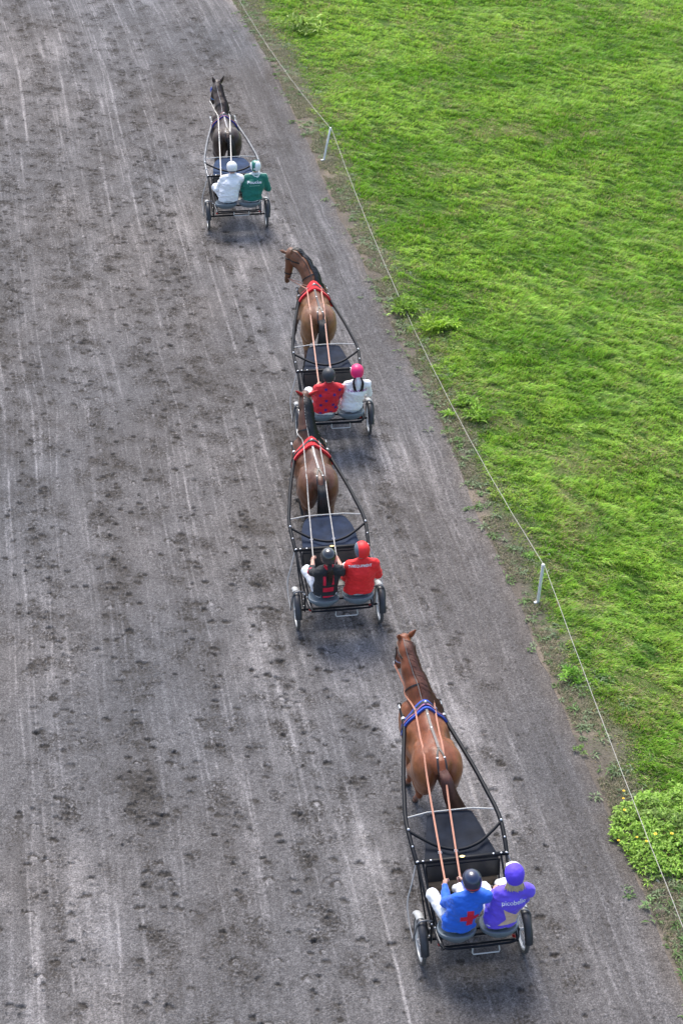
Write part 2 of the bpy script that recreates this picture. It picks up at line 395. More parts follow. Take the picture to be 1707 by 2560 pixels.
# ------------------------------------------------------------------ grass field: soil sheet + blades
rows2 = np.concatenate([outer(15, -260, .1, 1.35)[::-1], np.arange(15, 66, .07), outer(66, 560, .1, 1.35)])
cols2 = -np.concatenate([np.arange(0, 17, .07), outer(17, 260, .1, 1.35)])
Y2 = np.repeat(rows2[:, None], len(cols2), 1); S2 = np.repeat(cols2[None, :], len(rows2), 0)
X2 = edge(Y2)-S2+edge_wob(Y2)*np.clip(1+S2/1.5, 0, 1)
def gz(x, y):
    s_ = np.clip((x-edge(y))/.9, 0, 1)
    return s_*(.035*n2(x*.55, y*.5, 80, 2)+.02*n2(x*1.7, y*1.5, 82, 2)+.03)
def bare(x, y):
    """0 lush .. 1 bare soil"""
    d = x-edge(y); w = .40+.30*n2(x*.45, y*.35, 85, 2)+.30*n2(x*2.0, y*1.6, 87, 3)
    w = w+.55*np.exp(-((y-21)/1.6)**2)*0+.30*sstep(29, 18, y)+.25*sstep(44, 52, y)
    return 1-sstep(w*.1, w*2.0, d+.25*n2(x*4.5, y*3.5, 86, 2))
def dry(x, y): return np.clip(sstep(.02, .42, n2(x*.5+3, y*.42, 88, 4)*.6+n2(x*2.6, y*2.0, 94, 3)*.55)*.75+.55*sstep(.15, .7, n2(x*1.6, y*1.4, 89, 2))*sstep(-.1, .5, n2(x*.3, y*.3, 92, 2)), 0, 1)
B2 = bare(X2, Y2); T2 = n2(X2*3, Y2*3, 91, 3)[..., None]; D2 = dry(X2, Y2)[..., None]
soil = np.array([.125, .108, .090])*(1+.3*T2); under = np.array([.050, .10, .018])*(1+.3*T2); straw = np.array([.22, .19, .10])
soil = soil*(1+.45*sstep(-.1, .4, n2(X2*1.6, Y2*1.2, 97, 3))[..., None]*np.array([1.2, 1.05, .85]))
c2 = soil*B2[..., None]+(under*(1-.45*D2)+straw*.45*D2)*(1-B2[..., None])
Z2 = gz(X2, Y2)+.006*n2(X2*6, Y2*6, 93, 2)*np.clip(-S2*4, 0, 1)
Z2[:, 0] = (.006*n2(X2*2.2, Y2*2.2, 1, 3)+.022*n2(S2*.5, Y2*.12, 3, 2))[:, 0]
n2c = len(cols2); ii = (np.arange(len(rows2)-1)[:, None]*n2c+np.arange(n2c-1)[None, :]).ravel()
me = npmesh('grass_field', np.stack([X2, Y2, Z2], -1).reshape(-1, 3), np.stack([ii, ii+1, ii+n2c+1, ii+n2c], 1),
            mat('field_soil', (.1, .09, .07), .95, attr=True, nscale=30, namt=.4, bump=.008, bscale=50, spec=.1), True, c2.reshape(-1, 3))
o = bpy.data.objects.new('field', me); COL.objects.link(o); o['kind'] = 'structure'; o['label'] = 'brown soil and verge under the grass beside the track'

def blades(x, y, z, h, w, lean, az, colr, curl=.5):
    """one bent blade (5 vertices, 1 quad-pair) per entry"""
    n = len(x); ca, sa = np.cos(az), np.sin(az); fa = az+rng.normal(0, .9, n)+math.pi/2; px, py = np.cos(fa), np.sin(fa)
    V = np.empty((n, 5, 3), np.float32)
    for k, (t, ww) in enumerate(((0, 1.), (.55, .85), (1., 0))):
        ln = lean*(t**1.6); zz = h*t*np.sqrt(np.clip(1-(lean*t)**2*.55, .12, 1)); ox, oy = x+ca*ln*h, y+sa*ln*h
        if k < 2:
            V[:, k*2] = np.stack([ox-px*w*ww/2, oy-py*w*ww/2, z+zz], 1); V[:, k*2+1] = np.stack([ox+px*w*ww/2, oy+py*w*ww/2, z+zz], 1)
        else: V[:, 4] = np.stack([ox, oy, z+zz], 1)
    i = np.arange(n)[:, None]*5; F = np.concatenate([i+np.array([[0, 1, 3]]), i+np.array([[0, 3, 2]]), i+np.array([[2, 3, 4]])]).astype(np.int32)
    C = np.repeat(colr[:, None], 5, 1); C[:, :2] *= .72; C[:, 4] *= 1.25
    return V.reshape(-1, 3), F, C.reshape(-1, 3)
NB = 760000
yb = 15.5+46.5*rng.random(NB)**.82
hw = 853.5/5017.7*(yb*math.cos(R_(31.07))+17.7*math.sin(R_(31.07)))+1.6
ex = edge(yb); xb = ex+(hw-ex).clip(1.5, 20)*rng.random(NB)
clx = xb+.05*n2(xb*9, yb*9, 101, 1); B = bare(xb, yb)+.25*n2(xb*7, yb*7, 102, 2)
keep = rng.random(NB) > np.clip(B*1.12, 0, .97)
xb, yb = xb[keep], yb[keep]; n = len(xb)
ca_, sa_ = math.cos(R_(-40)), math.sin(R_(-40)); ua, ub = xb*ca_+yb*sa_, -xb*sa_+yb*ca_        # along / across the wind
wob = .35*n2(xb*.9, yb*.9, 100, 2); ub = ub+wob
hn = n2(ua*2.4, ub*6.0, 103, 3); hn2 = n2(ua*6, ub*12, 105, 2); rid = 1-np.abs(n2(ua*1.3, ub*3.2, 106, 2))*2
D = dry(xb, yb); Bk = bare(xb, yb)
hgt = (.058+.095*hn+.070*hn2+.035*rid+.030*n2(xb*15, yb*11, 118, 1))*(1-.40*D)*(1-.55*Bk); hgt = np.clip(hgt*rng.uniform(.75, 1.3, n), .014, .22)
az = R_(-40)+1.1*n2(xb*.8, yb*.8, 107, 2)+rng.normal(0, .38, n)
lean = np.clip(.85+.45*n2(ua*2.4, ub*4, 109, 2)+rng.normal(0, .2, n), .1, 1.35)
gA, gB, gC, gD = np.array([.215, .430, .036]), np.array([.385, .605, .090]), np.array([.038, .135, .026]), np.array([.52, .48, .24])
t1 = sstep(-.35, .45, n2(xb*.55, yb*.5, 111, 3)+.45*hn)[:, None]; t2 = sstep(.0, .5, n2(ua*3.6, ub*8.5, 113, 3)-.35*hn)[:, None]
t3 = sstep(.15, .6, n2(ua*3.2, ub*9, 115, 3))[:, None]
cb = gA*(1-t1)+gB*t1; cb = cb*(1-.70*t2)+gC*.70*t2; cb = cb*(1-.45*t3)+np.array([.58, .70, .28])*.45*t3
dm = (rng.random(n) < .06+.55*D+.55*Bk)[:, None]; cb = np.where(dm, gD*rng.uniform(.55, 1.05, (n, 1)), cb)
cb = cb*(1+.42*n2(xb*13, yb*9, 117, 2))[:, None]*rng.uniform(.70, 1.32, (n, 1))
cb[:, 0] *= rng.uniform(.82, 1.22, n)
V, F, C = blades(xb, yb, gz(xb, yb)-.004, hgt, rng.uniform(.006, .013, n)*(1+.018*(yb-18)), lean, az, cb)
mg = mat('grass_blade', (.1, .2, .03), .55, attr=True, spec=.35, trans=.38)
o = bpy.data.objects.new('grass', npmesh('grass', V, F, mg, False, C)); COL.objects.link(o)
o['kind'] = 'stuff'; o['category'] = 'grass'; o['label'] = 'uneven bright green grass growing beside the dirt track'
del V, F, C

# leaves: folded diamond leaves for weeds and the flowering plant
def leaves(P, Dv, Lg, Wd, colr, droop=.35):
    n = len(P); Dv = Dv/np.linalg.norm(Dv, axis=1)[:, None]; up = np.array([0, 0, 1.])
    sd = np.cross(Dv, up); sd /= np.maximum(np.linalg.norm(sd, axis=1), 1e-4)[:, None]
    ro = rng.normal(0, .5, n)[:, None]; nn = np.cross(sd, Dv); sd = sd*np.cos(ro)+nn*np.sin(ro)
    nn = np.cross(sd, Dv)
    L_, W_ = Lg[:, None], Wd[:, None]
    mid = P+Dv*L_*.5-nn*W_*.0; tip = P+Dv*L_-up*L_*droop
    V = np.stack([P, mid-sd*W_*.5+nn*W_*.22, mid-up*L_*droop*.12, mid+sd*W_*.5+nn*W_*.22, tip], 1)
    i = np.arange(n)[:, None]*5; F = np.concatenate([i+np.array([[0, 2, 1]]), i+np.array([[0, 3, 2]]), i+np.array([[1, 2, 4]]), i+np.array([[2, 3, 4]])])
    return V.reshape(-1, 3).astype(np.float32), F.astype(np.int32), np.repeat(colr[:, None], 5, 1).reshape(-1, 3)
def cat(L3):
    V, F, C, o_ = [], [], [], 0
    for v, f, c in L3: V.append(v); F.append(f+o_); C.append(c); o_ += len(v)
    return np.concatenate(V), np.concatenate(F), np.concatenate(C)
def rosette(x, y, z, r, nl, colr, lift=.5):
    a = rng.uniform(0, 6.28, nl); el = rng.uniform(.05, lift, nl); d = np.stack([np.cos(a)*np.cos(el), np.sin(a)*np.cos(el), np.sin(el)+.05], 1)
    P = np.array([x, y, z])+d*r*.08+np.stack([rng.normal(0, r*.25, nl), rng.normal(0, r*.25, nl), rng.uniform(0, r*.2, nl)], 1)
    return leaves(P, d, r*rng.uniform(.5, 1.1, nl), r*rng.uniform(.14, .28, nl), colr*rng.uniform(.7, 1.25, (nl, 1)), .3)
ml = mat('leaf', (.1, .2, .04), .5, attr=True, spec=.4, trans=.3)
L3 = []
for k in range(1000):
    y = 16.5+44*rng.random(); d = rng.choice([rng.normal(.20, .18), rng.uniform(-.05, .9)]); x = edge(y)+d
    if n2(np.array([x*1.2]), np.array([y*.9]), 120, 2)[0] < -.25: continue
    pale = rng.random() < .6
    c = np.array([.22, .30, .15]) if pale else np.array([.13, .24, .06])
    L3.append(rosette(x, y, float(gz(np.array([x]), np.array([y]))[0])+.004, rng.uniform(.03, .13), int(rng.uniform(8, 22)), c))
v, f, c = cat(L3)
# straw and bleached stalks on the verge
ns = 150000; ys = 16+45*rng.random(ns); xs = edge(ys)+np.abs(rng.normal(.2, .5, ns)); ks = n2(xs*2.2, ys*2., 125, 2) > -.15; xs, ys = xs[ks], ys[ks]; ns = len(xs)
sc3 = np.where((rng.random(ns) < .5)[:, None], np.array([.50, .43, .29]), np.array([.2, .24, .11]))*rng.uniform(.5, 1.1, (ns, 1))
v2, f2, c2_ = blades(xs, ys, gz(xs, ys), rng.uniform(.02, .07, ns), rng.uniform(.004, .009, ns), rng.uniform(.7, 1.25, ns), rng.uniform(0, 6.28, ns), sc3)
v, f, c = cat([(v, f, c), (v2, f2, c2_)])
o = bpy.data.objects.new('weeds', npmesh('weeds', v, f, ml, False, c)); COL.objects.link(o)
o['kind'] = 'stuff'; o['category'] = 'weeds'; o['label'] = 'sparse pale weeds and straw on the bare verge of the track'

CAMF, CTH = 5017.72, R_(31.069)
def at(x, y, z=0.):
    """photograph pixel -> point at height z"""
    u, v_ = (x-853.5)/CAMF, (y-1280)/CAMF; d = np.array([u, math.cos(CTH)-v_*math.sin(CTH), -math.sin(CTH)-v_*math.cos(CTH)])
    return np.array([0, 0, 17.714])+d*(z-17.714)/d[2]
wg = 'leafy weeds along the track verge'
WC = [((760, 78), .62, (.24, .34, .07), 260, 'pale yellow-green leafy weed at the far end of the verge, above the far white post'),
      ((1010, 785), .40, (.19, .31, .04), 260, 'broad bright weed clump just under the rope, level with the second cart'),
      ((1092, 835), .42, (.21, .33, .03), 300, 'tall yellow-green weed clump right of the rope, level with the pink helmet'),
      ((1160, 1010), .30, (.18, .3, .04), 200, 'dark leafy weed just below the spiky dry stalks on the verge'),
      ((1178, 1052), .34, (.18, .32, .03), 240, 'bushy yellow-green weed beside the rope, level with the third horse'),
      ((1112, 1085), .16, (.2, .3, .1), 60, 'small weed tuft standing alone on the track edge left of the rope'),
      ((1150, 1112), .18, (.17, .3, .08), 80, 'small star-shaped weed on the track edge left of the rope'),
      ((1430, 1705), .26, (.17, .33, .04), 190, 'bright green weed left of the rope, above the chestnut horse level'),
      ((1320, 1398), .16, (.18, .32, .07), 80, 'small green weed growing left of the near white post'),
      ((1625, 2270), .16, (.2, .3, .12), 90, 'pale round weed rosette on bare soil below the flowering plant'),
      ((1445, 1880), .16, (.18, .3, .07), 80, 'narrow weed tuft on the track edge above the flowering plant')]
for (px, r, c_, nl, lab) in WC:
    p = at(*px); t = thing('weed_clump', lab, 'weed', (p[0], p[1], 0), group=wg)
    nst = max(3, int(nl/22)); L3 = []
    for q in range(nst):
        ox, oy = rng.normal(0, r*.42, 2); L3.append(rosette(ox, oy, gz(np.array([p[0]]), np.array([p[1]]))[0]+rng.uniform(0, r*.35), r*.5, int(nl/nst), np.array(c_)*rng.uniform(1.1, 1.9), 1.3))
    v, f, c = cat(L3)
    me = npmesh('foliage', v, f, ml, False, c); o = bpy.data.objects.new('foliage', me); COL.objects.link(o); o.parent = t

# flowering plant at the lower right
bc = at(1665, 2085); t = thing('flowering_plant', 'lush leafy plant dotted with yellow flowers at the right edge, under the rope', 'plant', (bc[0], bc[1], 0))
L3 = []; nl = 9500
def bush_h(x, y):
    d = np.sqrt((np.minimum(x, 0)/.68)**2+(np.maximum(x, 0)/1.9)**2+(y/.92)**2+.0); d = d+.42*n2(x*2.4+9, y*2.4, 130, 3)+.16*n2(x*8, y*8, 131, 2)
    return np.clip(1-d**2.6, 0, 1)**.55
px_, py_ = rng.uniform(-.95, 1.9, nl*2), rng.uniform(-1.1, 1.1, nl*2); hh = bush_h(px_, py_); kp = (hh > .05) & (rng.random(nl*2) > .55*sstep(.0, .5, -n2(px_*9, py_*9, 136, 2))); px_, py_, hh = px_[kp], py_[kp], hh[kp]
clump = n2(px_*7, py_*7, 133, 2); top = .25*hh*(1+.85*clump); fr = rng.random(len(px_))**.45
a = rng.uniform(0, 6.28, len(px_)); el = rng.uniform(-.2, .9, len(px_)); dv = np.stack([np.cos(a)*np.cos(el)+px_*.4, np.sin(a)*np.cos(el)+py_*.4, np.sin(el)+.1], 1)
cg = np.array([.27, .47, .045])*(1-sstep(.0, .6, n2(px_*4, py_*4, 135, 2))[:, None]*.5)+np.array([.05, .06, .03]); cg = cg*rng.uniform(.6, 1.3, (len(px_), 1))
L3.append(leaves(np.stack([px_, py_, top*fr+.01], 1), dv, rng.uniform(.03, .10, len(px_)), rng.uniform(.014, .045, len(px_)), cg))
v, f, c = cat(L3); me = npmesh('foliage', v, f, ml, False, c); o = bpy.data.objects.new('foliage', me); COL.objects.link(o); o.parent = t
my = mat('yellow_petal', (.85, .56, .01), .5); mye = mat('flower_eye', (.55, .28, .02), .6)
for (fx, fy) in ((1558, 1977), (1557, 1996), (1560, 2025), (1545, 2101), (1591, 2093), (1615, 2103), (1637, 2085), (1678, 2084)):
    q = at(fx, fy, .2)-bc; hz = .12 if fx == 1545 else .35
    q = at(fx, fy, hz)-bc; g = G(); rr = random.uniform(.017, .025)
    for k in range(9):
        a = k*.698; d = Vector((math.cos(a), math.sin(a), .25)); s_ = Vector((-math.sin(a), math.cos(a), 0))
        c0 = Vector((q[0], q[1], hz)); g.add([c0, c0+d*rr*.6-s_*rr*.34, c0+d*rr*1.25, c0+d*rr*.6+s_*rr*.34], [(0, 1, 2, 3)])
    me = bpy.data.meshes.new('flower'); me.from_pydata(g.v, [], g.f); me.materials.append(my)
    fo = bpy.data.objects.new('flower', me); COL.objects.link(fo); fo.parent = t
    g = G().ball((q[0], q[1], hz+.004), rr*.35, 6); me = bpy.data.meshes.new('flower_eye'); me.from_pydata(g.v, [], g.f); me.materials.append(mye)
    e_ = bpy.data.objects.new('flower_eye', me); COL.objects.link(e_); e_.parent = fo

# ------------------------------------------------------------------ rope fence
mpost = mat('white_post', (.74, .74, .72), .45, nscale=14, namt=.14, bump=.001, bscale=30); mrope = mat('rope', (.46, .44, .39), .8, nscale=40, namt=.2)
posts = [((5.76, 7.9, 0), (5.76, 7.9, .75), None), ((3.11, 26.58, 0), (3.16, 26.55, .75), 'near white fence post standing on the bare verge, rope fixed at its top'),
         ((-.438, 45.78, 0), (-.264, 46.01, .75), 'far white fence post leaning to the right beside the leading cart'), ((-4.5, 64.2, 0), (-4.5, 64.2, .75), None)]
for b0, t0, lab in posts:
    if lab is None: continue
    t = thing('fence_post', lab, 'post', b0, group='white posts that carry the track rope')
    d = Vector(t0)-Vector(b0)
    g = G().tube([(0, 0, -.05), d*.5, d*.985, d], [.026, .025, .024, .015], 12); part(t, 'shaft', g, mpost)
    part(t, 'cap', G().lathe([(.028, -.012), (.03, 0), (.022, .012), (.004, .016)], d, 14), mat('post_cap', (.8, .8, .78), .4))
    part(t, 'foot_bracket', G().box((-.022, -.012, .03), (.075, .05, .035), Matrix.Rotation(.5, 3, 'Z'), .006), mpost)
    part(t, 'rope_eye', G().tube([d+Vector((.027*math.cos(a*.785), .027*math.sin(a*.785), -.03)) for a in range(8)], .006, 6, closed=True), mat('steel', (.6, .6, .6), .3, .9))
rp = []
for i, sag in ((0, .42), (1, .66), (2, .45)):
    a, b = Vector(posts[i][1]), Vector(posts[i+1][1])
    a = a+Vector((.03, 0, -.03)); b = b+Vector((.03, 0, -.03))
    for k in range(60):
        q = k/60; p = a.lerp(b, q); p.z -= sag*4*q*(1-q)+.006*math.sin(k*1.3); rp.append(p)
rp.append(Vector(posts[3][1]))
t = thing('rope', 'thin pale rope sagging between the white posts along the track edge', 'rope', (0, 0, 0)); part(t, 'cord', G().tube(rp, .0046, 6), mrope)
q = at(1643, 2204); t = thing('litter_scrap', 'small white scrap of litter lying on the soil under the rope', 'litter', (q[0], q[1], .012))
part(t, 'scrap', G().box((0, 0, 0), (.028, .085, .012), Matrix.Rotation(.35, 3, 'Z'), .004), mat('litter', (.8, .78, .74), .7))
# ------------------------------------------------------------------ the four rigs: sulky, horse, driver, passenger, reins
RIG = [(1.614, 18.689, R_(9.172)), (-.0552, 26.021, R_(8.280)), (-.150, 32.134, R_(7.062)), (-2.3187, 41.703, R_(7.793))]
mblk = mat('black_tube', (.006, .008, .012), .45, .0, nscale=9, namt=.3, spec=.16)
mgun = mat('worn_tube', (.16, .165, .175), .36, .3, nscale=9, namt=.5)
mchr = mat('bright_steel', (.62, .62, .63), .30, .5, nscale=20, namt=.1)
malu = mat('brushed_aluminium', (.70, .70, .68), .40, .25, nscale=20, namt=.12)
mrub = mat('tyre_rubber', (.095, .09, .086), .85, nscale=30, namt=.25, bump=.002, bscale=120)
mfen = mat('fender_plastic', (.028, .030, .036), .42, nscale=25, namt=.25, bump=.001, bscale=60)
mfeg = mat('fender_flap', (.42, .43, .43), .5, nscale=12, namt=.25)
mseat = mat('seat_vinyl', (.15, .19, .22), .38, nscale=20, namt=.12, bump=.001, bscale=80)
mtarps = [mat('tarpaulin_%d' % k, c_, .7, nscale=7, namt=.4, bump=.006, bscale=11, spec=.14) for k, c_ in enumerate(((.010, .014, .024), (.016, .027, .055), (.012, .019, .036), (.026, .050, .105)))]
mpan = mat('black_panel', (.014, .015, .017), .45, nscale=9, namt=.3)
mwood = mat('plywood', (.20, .135, .075), .7, nscale=14, namt=.35, bump=.001, stretch=(1, 8, 8))
mred = mat('red_plastic', (.45, .02, .015), .3); mgold = mat('brass_badge', (.72, .56, .25), .35, .6)
mbolt = mat('zinc_bolt', (.75, .76, .78), .28, .7)

def mirror(pts, s): return [(p[0]*s, p[1], p[2]) for p in pts]
def sulky(i, lab, light=False, oval=False, dy=0, dz=0):
    X, Y, h = RIG[i]; root = thing('sulky', lab, 'racing cart', (X, Y, 0), h, 'double-seat training carts pulled by the horses', (0, 0, 0))
    tm = mgun if light else mblk
    SH = [(.279, 3.484, 1.353), (.272, 3.3, 1.336), (.285, 3.08, 1.315), (.33, 2.84, 1.292), (.414, 2.43, 1.253), (.484, 2.06, 1.218), (.540, 1.70, 1.183), (.590, 1.36, 1.151), (.602, 1.107, 1.125), (.592, .86, 1.06), (.576, .645, .985)]
    for s in (-1, 1):
        P = cr(mirror(SH, s), 5)
        sh = part(root, 'shaft', G().tube(P, .028, 12), tm)
        part(root, 'shaft_tip', G().tube(P[:2]+[P[3]], [.021, .028, .028], 12), mchr, sh)
        part(root, 'tug_clamp', G().tube([P[8]+Vector((0, .02, 0)), P[8]-Vector((0, .02, 0))], .034, 12), mchr, sh)
        for q in (P[-1]+Vector((-s*.0, 0, .028)), P[-6]+Vector((0, 0, .028)), P[-11]+Vector((0, 0, .026))): part(root, 'bolt', G().ball(q, .014, 8), mbolt, sh)
    arch = cr([(-.60, 1.107, 1.135), (-.43, .965, 1.09), (-.24, .84, 1.05), (0, .775, 1.035), (.24, .84, 1.05), (.43, .965, 1.09), (.60, 1.107, 1.135)], 6)
    ab = part(root, 'arch_bar', G().tube(arch, .020, 10), mblk)
    for s in (-1, 1): part(root, 'bolt', G().ball((s*.60, 1.107, 1.162), .018, 8), mbolt, ab)
    cb = part(root, 'cross_bar', G().box((0, .655, 1.0), (1.17, .052, .046), None, .008), mblk)
    for x in (.565, .50, .40):
        for s in (-1, 1): part(root, 'bolt', G().ball((s*x, .645, 1.024), .0135, 8, (1, 1, .6)), mbolt, cb)
    part(root, 'badge', G().lathe([(.001, .004), (.034, .003), (.034, -.004), (.001, -.006)], (.0, .645, 1.03), 20, (1, .62)), mgold, cb)
    st = [(-.575, 1.36, 1.14), (-.295, 1.43, 1.135), (.295, 1.43, 1.135), (.575, 1.36, 1.14)]
    part(root, 'front_stay', G().tube([Vector(st[0]), Vector(st[0]).lerp(Vector(st[1]), .94), Vector(st[1]), Vector(st[1]).lerp(Vector(st[2]), .04), Vector(st[1]).lerp(Vector(st[2]), .96), Vector(st[2]), Vector(st[2]).lerp(Vector(st[3]), .06), Vector(st[3])], .0095, 8), mat('white_stay', (.50, .50, .48), .45, .1))
    # mud cover
    nu, nv = 24, 20; V = []; F = []
    for b in range(nv+1):
        v = b/nv; y = .675+(1.43-.675)*v
        w = .475+(.295-.475)*v if not oval else .475*(1-.0*v) if v < .12 else .47*math.sqrt(max(0, 1-((v-.12)/1.02)**2.2))*.62+.30*.38+.04
        if oval: w = max(w, .30)
        for a in range(nu+1):
            u = a/nu*2-1
            z = 1.0+.125*v-.055*(1-u*u)*math.sin(math.pi*min(1, v*1.03))-.035*abs(u)**6
            z += .012*math.sin(u*9+v*3)*math.sin(v*6)*(1-v*.5)
            V.append((u*w, y, z-.012))
    for b in range(nv):
        for a in range(nu): k = b*(nu+1)+a; F.append((k, k+1, k+nu+2, k+nu+1))
    V2 = [(x, y, z-.006) for x, y, z in V]; n = len(V)
    rim_ = [a for a in range(nu+1)]+[b*(nu+1)+nu for b in range(1, nv+1)]+[nv*(nu+1)+a for a in range(nu-1, -1, -1)]+[b*(nu+1) for b in range(nv-1, 0, -1)]
    F2 = F+[tuple(x+n for x in f[::-1]) for f in F]+[(rim_[k], rim_[(k+1) % len(rim_)], rim_[(k+1) % len(rim_)]+n, rim_[k]+n) for k in range(len(rim_))]
    part(root, 'mud_cover', G().add(V+V2, F2), mtarps[i])
    Rp = Matrix.Rotation(math.atan2(-.07, .27)*-1, 3, 'X')
    fp = part(root, 'front_panel', G().box((0, .61, .845), (.93, .014, .275), Matrix.Rotation(-.16, 3, 'X'), .004), mpan)
    part(root, 'panel_rail', G().tube([(-.46, .618, .945), (.46, .618, .945)], .008, 8), mblk, fp)
    part(root, 'foot_board', G().box((0, .555, .665), (.90, .125, .016), Matrix.Rotation(.75, 3, 'X'), .003), mwood if i in (0,) else mpan)
    part(root, 'floor_tray', G().box((0, .33, .60), (.86, .34, .012), Matrix.Rotation(.03, 3, 'X'), .003), mpan)
    # side frames
    for s in (-1, 1):
        m_ = lambda P: mirror(P, s)
        part(root, 'side_rail', G().tube(cr(m_([(.565, .64, .985), (.555, .40, .88), (.535, .12, .72), (.52, -.06, .64)]), 4), .017, 10), mblk)
        part(root, 'side_rail', G().tube(cr(m_([(.50, .64, .98), (.49, .3, .80), (.475, -.15, .66), (.46, -.50, .60)]), 4), .014, 10), mblk)
        part(root, 'strut', G().tube(m_([(.575, .63, .97), (.54, .02, .34)]), .011, 8), mblk)
        part(root, 'strut', G().tube(m_([(.47, .60, .97), (.45, .50, .60), (.44, .06, .36)]), .011, 8), mblk)
        part(root, 'strut', G().tube(m_([(.52, -.05, .33), (.52, -.06, .64), (.47, -.46, .60)]), .013, 8), mgun)
        part(root, 'axle_plate', G().box((s*.525, -.03, .48), (.016, .10, .34), None, .004), mblk)
        for q in ((s*.537, -.03, .40), (s*.537, -.03, .52), (s*.537, -.03, .63), (s*.53, -.10, .655), (s*.50, -.16, .645)): part(root, 'bolt', G().ball(q, .013, 8), mbolt)
        # wheel
        c = (s*.65, 0, .31); w = part(root, 'wheel', G().tube([(s*.615, 0, .31), (s*.69, 0, .31)], .026, 14), mchr)
        pr = [(.262+.022+.026*math.sin(a*math.pi/6), .026*math.cos(a*math.pi/6)) for a in range(12)]
        g = G(); V = []; F = []; nn = 56
        for k in range(nn):
            an = 2*math.pi*k/nn
            for (r, x) in pr: V.append((c[0]+x, r*math.cos(an), .31+r*math.sin(an)))
        for k in range(nn):
            for q in range(12): F.append((k*12+q, k*12+(q+1) % 12, ((k+1) % nn)*12+(q+1) % 12, ((k+1) % nn)*12+q))
        part(root, 'tyre', g.add(V, F), mrub, w)
        pr = [(.262, -.016), (.266, -.012), (.262, .012), (.262, .016), (.240, .014), (.236, 0), (.240, -.014)]; V = []; F = []; q_ = len(pr)
        for k in range(nn):
            an = 2*math.pi*k/nn
            for (r, x) in pr: V.append((c[0]+x, r*math.cos(an), .31+r*math.sin(an)))
        for k in range(nn):
            for q in range(q_): F.append((k*q_+q, k*q_+(q+1) % q_, ((k+1) % nn)*q_+(q+1) % q_, ((k+1) % nn)*q_+q))
        part(root, 'rim', G().add(V, F), malu, w)
        g = G()
        for k in range(32):
            a0 = 2*math.pi*k/32; a1 = a0+(.35 if k % 4 < 2 else -.35); x0 = .022 if k % 2 else -.022
            g.tube([(c[0]+x0, .024*math.cos(a1), .31+.024*math.sin(a1)), (c[0], .24*math.cos(a0), .31+.24*math.sin(a0))], .0022, 5)
        sp_ = part(root, 'spokes', g, mchr, w); sp_['kind'] = 'stuff' if False else None
        del sp_['kind']
        # two-piece mudguard
        def guard(t0, t1, wd, r, n=16):
            V = []; F = []; m = 9
            for k in range(n+1):
                th = R_(t0+(t1-t0)*k/n)
                for q in range(m):
                    u = q/(m-1)*2-1; rr = r-.030*abs(u)**2.4
                    V.append((c[0]+s*.003+u*wd/2, rr*math.cos(th), .31+rr*math.sin(th)))
            N_ = len(V); V += [(x, y*.985, .31+(z-.31)*.985) for x, y, z in V]
            for k in range(n):
                for q in range(m-1):
                    a = k*m+q; F.append((a, a+1, a+m+1, a+m)); F.append((a+N_, a+m+N_, a+m+1+N_, a+1+N_))
                F.append((k*m, k*m+m, k*m+m+N_, k*m+N_)); a = k*m+m-1; F.append((a, a+N_, a+m+N_, a+m))
            for q in range(m-1):
                F.append((q, q+N_, q+1+N_, q+1)); a = n*m+q; F.append((a, a+1, a+1+N_, a+N_))
            return G().add(V, F)
        fe = part(root, 'mudguard', guard(88, 172, .105, .368), mfen)
        part(root, 'front_flap', guard(30, 90, .100, .372), mfeg, fe)
        part(root, 'bolt', G().ball((c[0]+s*.01, .355*math.cos(R_(174)), .31+.365*math.sin(R_(174))+.012), .010, 8), mbolt, fe)
        wg_ = part(root, 'wheel_guard', G().tube(cr(m_([(.585, .67, .975), (.66, .52, .80), (.735, .40, .61), (.745, .24, .44), (.735, .04, .32)]), 5), .0085, 8), mat('guard_bar', (.42, .42, .42), .45, .2))
        part(root, 'guard_arm', G().tube(cr(m_([(.735, .0, .32), (.735, -.05, .45), (.715, -.085, .62), (.675, -.085, .693), (.60, -.075, .700), (.515, -.06, .665)]), 5), .0125, 8), mgun, wg_)
        part(root, 'brake_reflector', G().lathe([(.002, -.012), (.026, -.01), (.028, .008), (.002, .014)], (s*.465, -.30, .50), 14), mred)
    part(root, 'axle', G().tube([(-.63, 0, .31), (.63, 0, .31)], .019, 12), mblk)
    part(root, 'seat_frame', G().tube(cr([(-.52, -.06, .64), (-.50, -.36+dy, .61), (-.43, -.49+dy, .60), (-.2, -.515+dy, .60), (.2, -.515+dy, .60), (.43, -.49+dy, .60), (.50, -.36+dy, .61), (.52, -.06, .64)], 5), .015, 10), mblk)
    part(root, 'seat_support', G().tube([(-.5, -.2+dy, .60), (.5, -.2+dy, .60)], .016, 10), mblk)
    part(root, 'rear_tube', G().tube([(-.46, -.36+dy, .50), (.46, -.36+dy, .50)], .014, 10), mblk)
    part(root, 'rear_step', G().tube([(-.10, -.50+dy, .60), (-.11, -.53+dy, .52), (-.10, -.545+dy, .505), (.22, -.545+dy, .505), (.23, -.53+dy, .52), (.22, -.50+dy, .60)], .0085, 8), mat('white_stay', (1, 1, 1)))
    for sx in (-.255, .27):
        def fz(r, z, a):
            b = max(0., -math.sin(a)); return z+(.050*b*b*(r/.25)**3 if z > .02 else 0)
        s_ = part(root, 'seat', G().lathe([(.12, 0), (.19, .004), (.232, .03), (.243, .065), (.238, .085), (.225, .092), (.19, .080), (.10, .070), (.01, .068)], (sx, -.26+dy, .625+dz), 40, (1.0, .98), fz), mseat)
        part(root, 'seat_base', G().tube([(sx-.06, -.2+dy, .60), (sx+.06, -.2+dy, .60)], .03, 10), mblk, s_)
    return root

